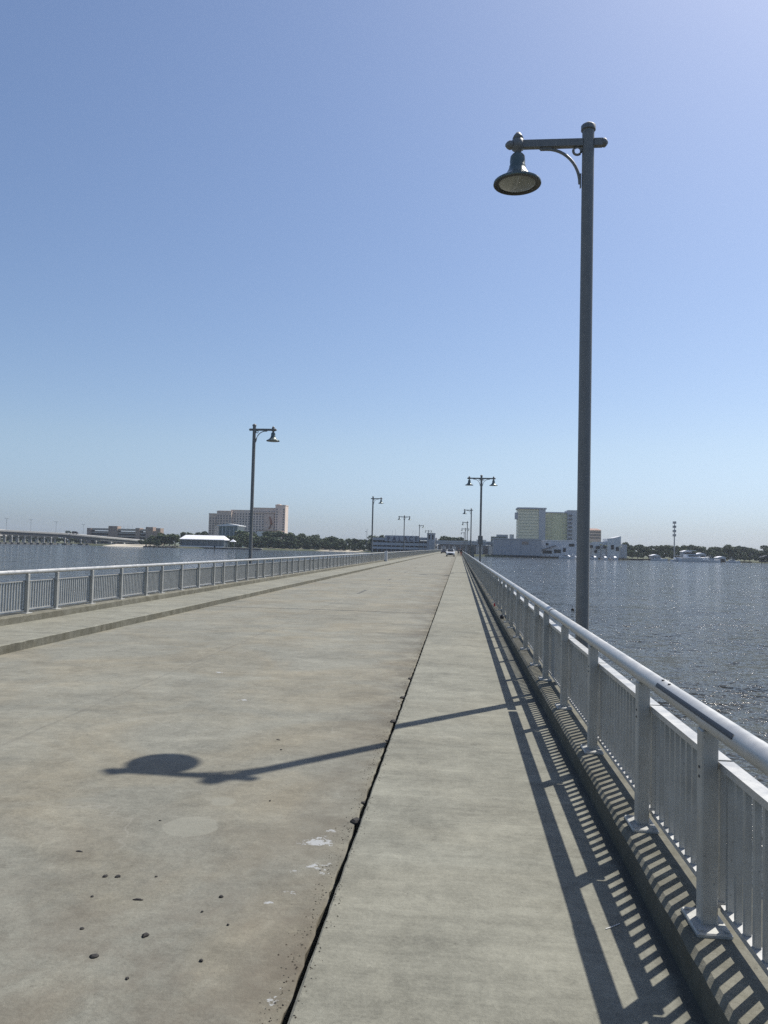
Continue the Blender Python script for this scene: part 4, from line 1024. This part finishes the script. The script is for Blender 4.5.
# ------------------------------------------------------------------ people walking on the far footway
def person(loc, rz, shirt, trousers, label, stride=1):
    root = empty('person', loc, rz); tag(root, label, 'person', 'people on the far footway')
    V = [(0, 0, .95), (0, 0, 1.15), (0, 0, 1.38), (0, -.01, 1.50), (0, -.02, 1.60), (0, -.02, 1.70),
         (.10, 0, .90), (.11, -.16*stride, .50), (.11, -.10*stride, .09), (.11, -.24*stride, .05),
         (-.10, 0, .90), (-.11, .06*stride, .50), (-.11, .28*stride, .12), (-.11, .16*stride, .06),
         (.19, 0, 1.40), (.25, .08*stride, 1.13), (.24, .02*stride, .90), (.24, -.02, .82),
         (-.19, 0, 1.40), (-.25, -.07*stride, 1.13), (-.24, -.20*stride, .95), (-.24, -.25*stride, .89)]
    E = [(0, 1), (1, 2), (2, 3), (3, 4), (4, 5), (0, 6), (6, 7), (7, 8), (8, 9), (0, 10), (10, 11), (11, 12), (12, 13), (2, 14), (14, 15), (15, 16), (16, 17), (2, 18), (18, 19), (19, 20), (20, 21)]
    Rr = [.15, .13, .14, .06, .10, .085, .095, .065, .045, .04, .095, .065, .045, .04, .06, .045, .035, .035, .06, .045, .035, .035]
    me = bpy.data.meshes.new('p'); me.from_pydata(V, E, []); o = bpy.data.objects.new('tmp_p', me); COL.objects.link(o)
    sk = o.modifiers.new('s', 'SKIN'); o.modifiers.new('ss', 'SUBSURF').levels = 2
    for i, r_ in enumerate(Rr): me.skin_vertices[0].data[i].radius = (r_, r_*.8 if i < 3 else r_)
    me.skin_vertices[0].data[0].use_root = True
    m2 = bpy.data.meshes.new_from_object(o.evaluated_get(bpy.context.evaluated_depsgraph_get())); COL.objects.unlink(o); bpy.data.objects.remove(o)
    m2.materials.clear()
    for k in ('skin', shirt, trousers, 'tyre'): m2.materials.append(MATS[k])
    for p in m2.polygons:
        c = p.center; z = c.z; p.use_smooth = True
        if z < .12: p.material_index = 3
        elif abs(c.x) > .2: p.material_index = 1 if z > 1.15 else 0
        elif z < .96: p.material_index = 2
        elif z < 1.46: p.material_index = 1
        else: p.material_index = 0
    b = bpy.data.objects.new('body', m2); COL.objects.link(b); b.parent = root
    mb = MB(); mb.lathe([(.085, -.06), (.108, .0), (.10, .06), (.06, .105), (0, .118)], (0, .012, 1.69), 'hair', 14); mb.build('hair', root)
    return root
person((-.10, 166, 0), 0.1, 'cloth_grey', 'cloth_black', 'left one of two people walking on the far sidewalk, dark grey top')
person((.42, 164.5, 0), -.1, 'cloth_black', 'cloth_red', 'right one of two people walking on the far sidewalk, black top and red shorts', -1)

# ------------------------------------------------------------------ haze: one even body of air over the whole place
hm = bpy.data.materials.new('haze_air'); hm.use_nodes = True; nt = hm.node_tree; nt.nodes.clear()
out = nt.nodes.new('ShaderNodeOutputMaterial'); pv = nt.nodes.new('ShaderNodeVolumePrincipled')
pv.inputs['Color'].default_value = (.80, .88, 1.0, 1); pv.inputs['Density'].default_value = .00008; pv.inputs['Anisotropy'].default_value = .3
nt.links.new(pv.outputs[0], out.inputs['Volume']); MATS['haze_air'] = hm
mb = MB(); mb.box(-4000, 4000, -4000, 4000, -8, 66, 'haze_air'); tag(mb.build('haze'), kind='stuff')

# ------------------------------------------------------------------ light
sd = Vector((.471, .521, 1.0)).normalized()
EL = math.asin(sd.z); AZ = math.atan2(sd.x, sd.y)
w = bpy.data.worlds.new('World'); scene.world = w; w.use_nodes = True; nt = w.node_tree
sky = nt.nodes.new('ShaderNodeTexSky'); sky.sky_type = 'NISHITA'; sky.sun_disc = False; sky.sun_elevation = EL; sky.sun_rotation = AZ
sky.air_density = 1.0; sky.dust_density = 1.2; sky.ozone_density = 1.7; sky.altitude = 0
bg = nt.nodes['Background']; bg.inputs['Strength'].default_value = .105
tcw = nt.nodes.new('ShaderNodeTexCoord'); sp = nt.nodes.new('ShaderNodeSeparateXYZ'); nt.links.new(tcw.outputs['Generated'], sp.inputs[0])
cr_ = nt.nodes.new('ShaderNodeValToRGB'); cr_.color_ramp.interpolation = 'EASE'
el = cr_.color_ramp.elements; el[0].position = 0.0; el[0].color = (.65, .80, 1.17, 1); el[1].position = .60; el[1].color = (.93, .965, 1.05, 1)
e_ = el.new(.14); e_.color = (.88, .92, 1.0, 1)
nt.links.new(sp.outputs[2], cr_.inputs[0])      # a humid lower sky: bluer and dimmer than the clear-air model
nt.links.new(mixc(nt, 1.0, sky.outputs[0], cr_.outputs[0], 'MULTIPLY'), bg.inputs['Color'])
sl = bpy.data.lights.new('sun', 'SUN'); sl.energy = 5.0; sl.angle = R(.53); sl.color = (1.0, .955, .88)
so = bpy.data.objects.new('sun', sl); COL.objects.link(so); so.rotation_euler = sd.to_track_quat('Z', 'Y').to_euler(); so.location = (0, 0, 60)

vs_ = scene.view_settings; vs_.view_transform = 'Standard'; vs_.look = 'None'; vs_.exposure = .22; vs_.gamma = 1; vs_.use_curve_mapping = False
scene.render.engine = 'CYCLES'; scene.cycles.use_denoising = False
try: scene.cycles.denoiser = 'OPENIMAGEDENOISE'
except Exception: pass
scene.cycles.max_bounces = 6; scene.cycles.volume_bounces = 1; scene.cycles.sample_clamp_indirect = 8; scene.cycles.sample_clamp_direct = 10
scene.render.resolution_x = 768; scene.render.resolution_y = 1024
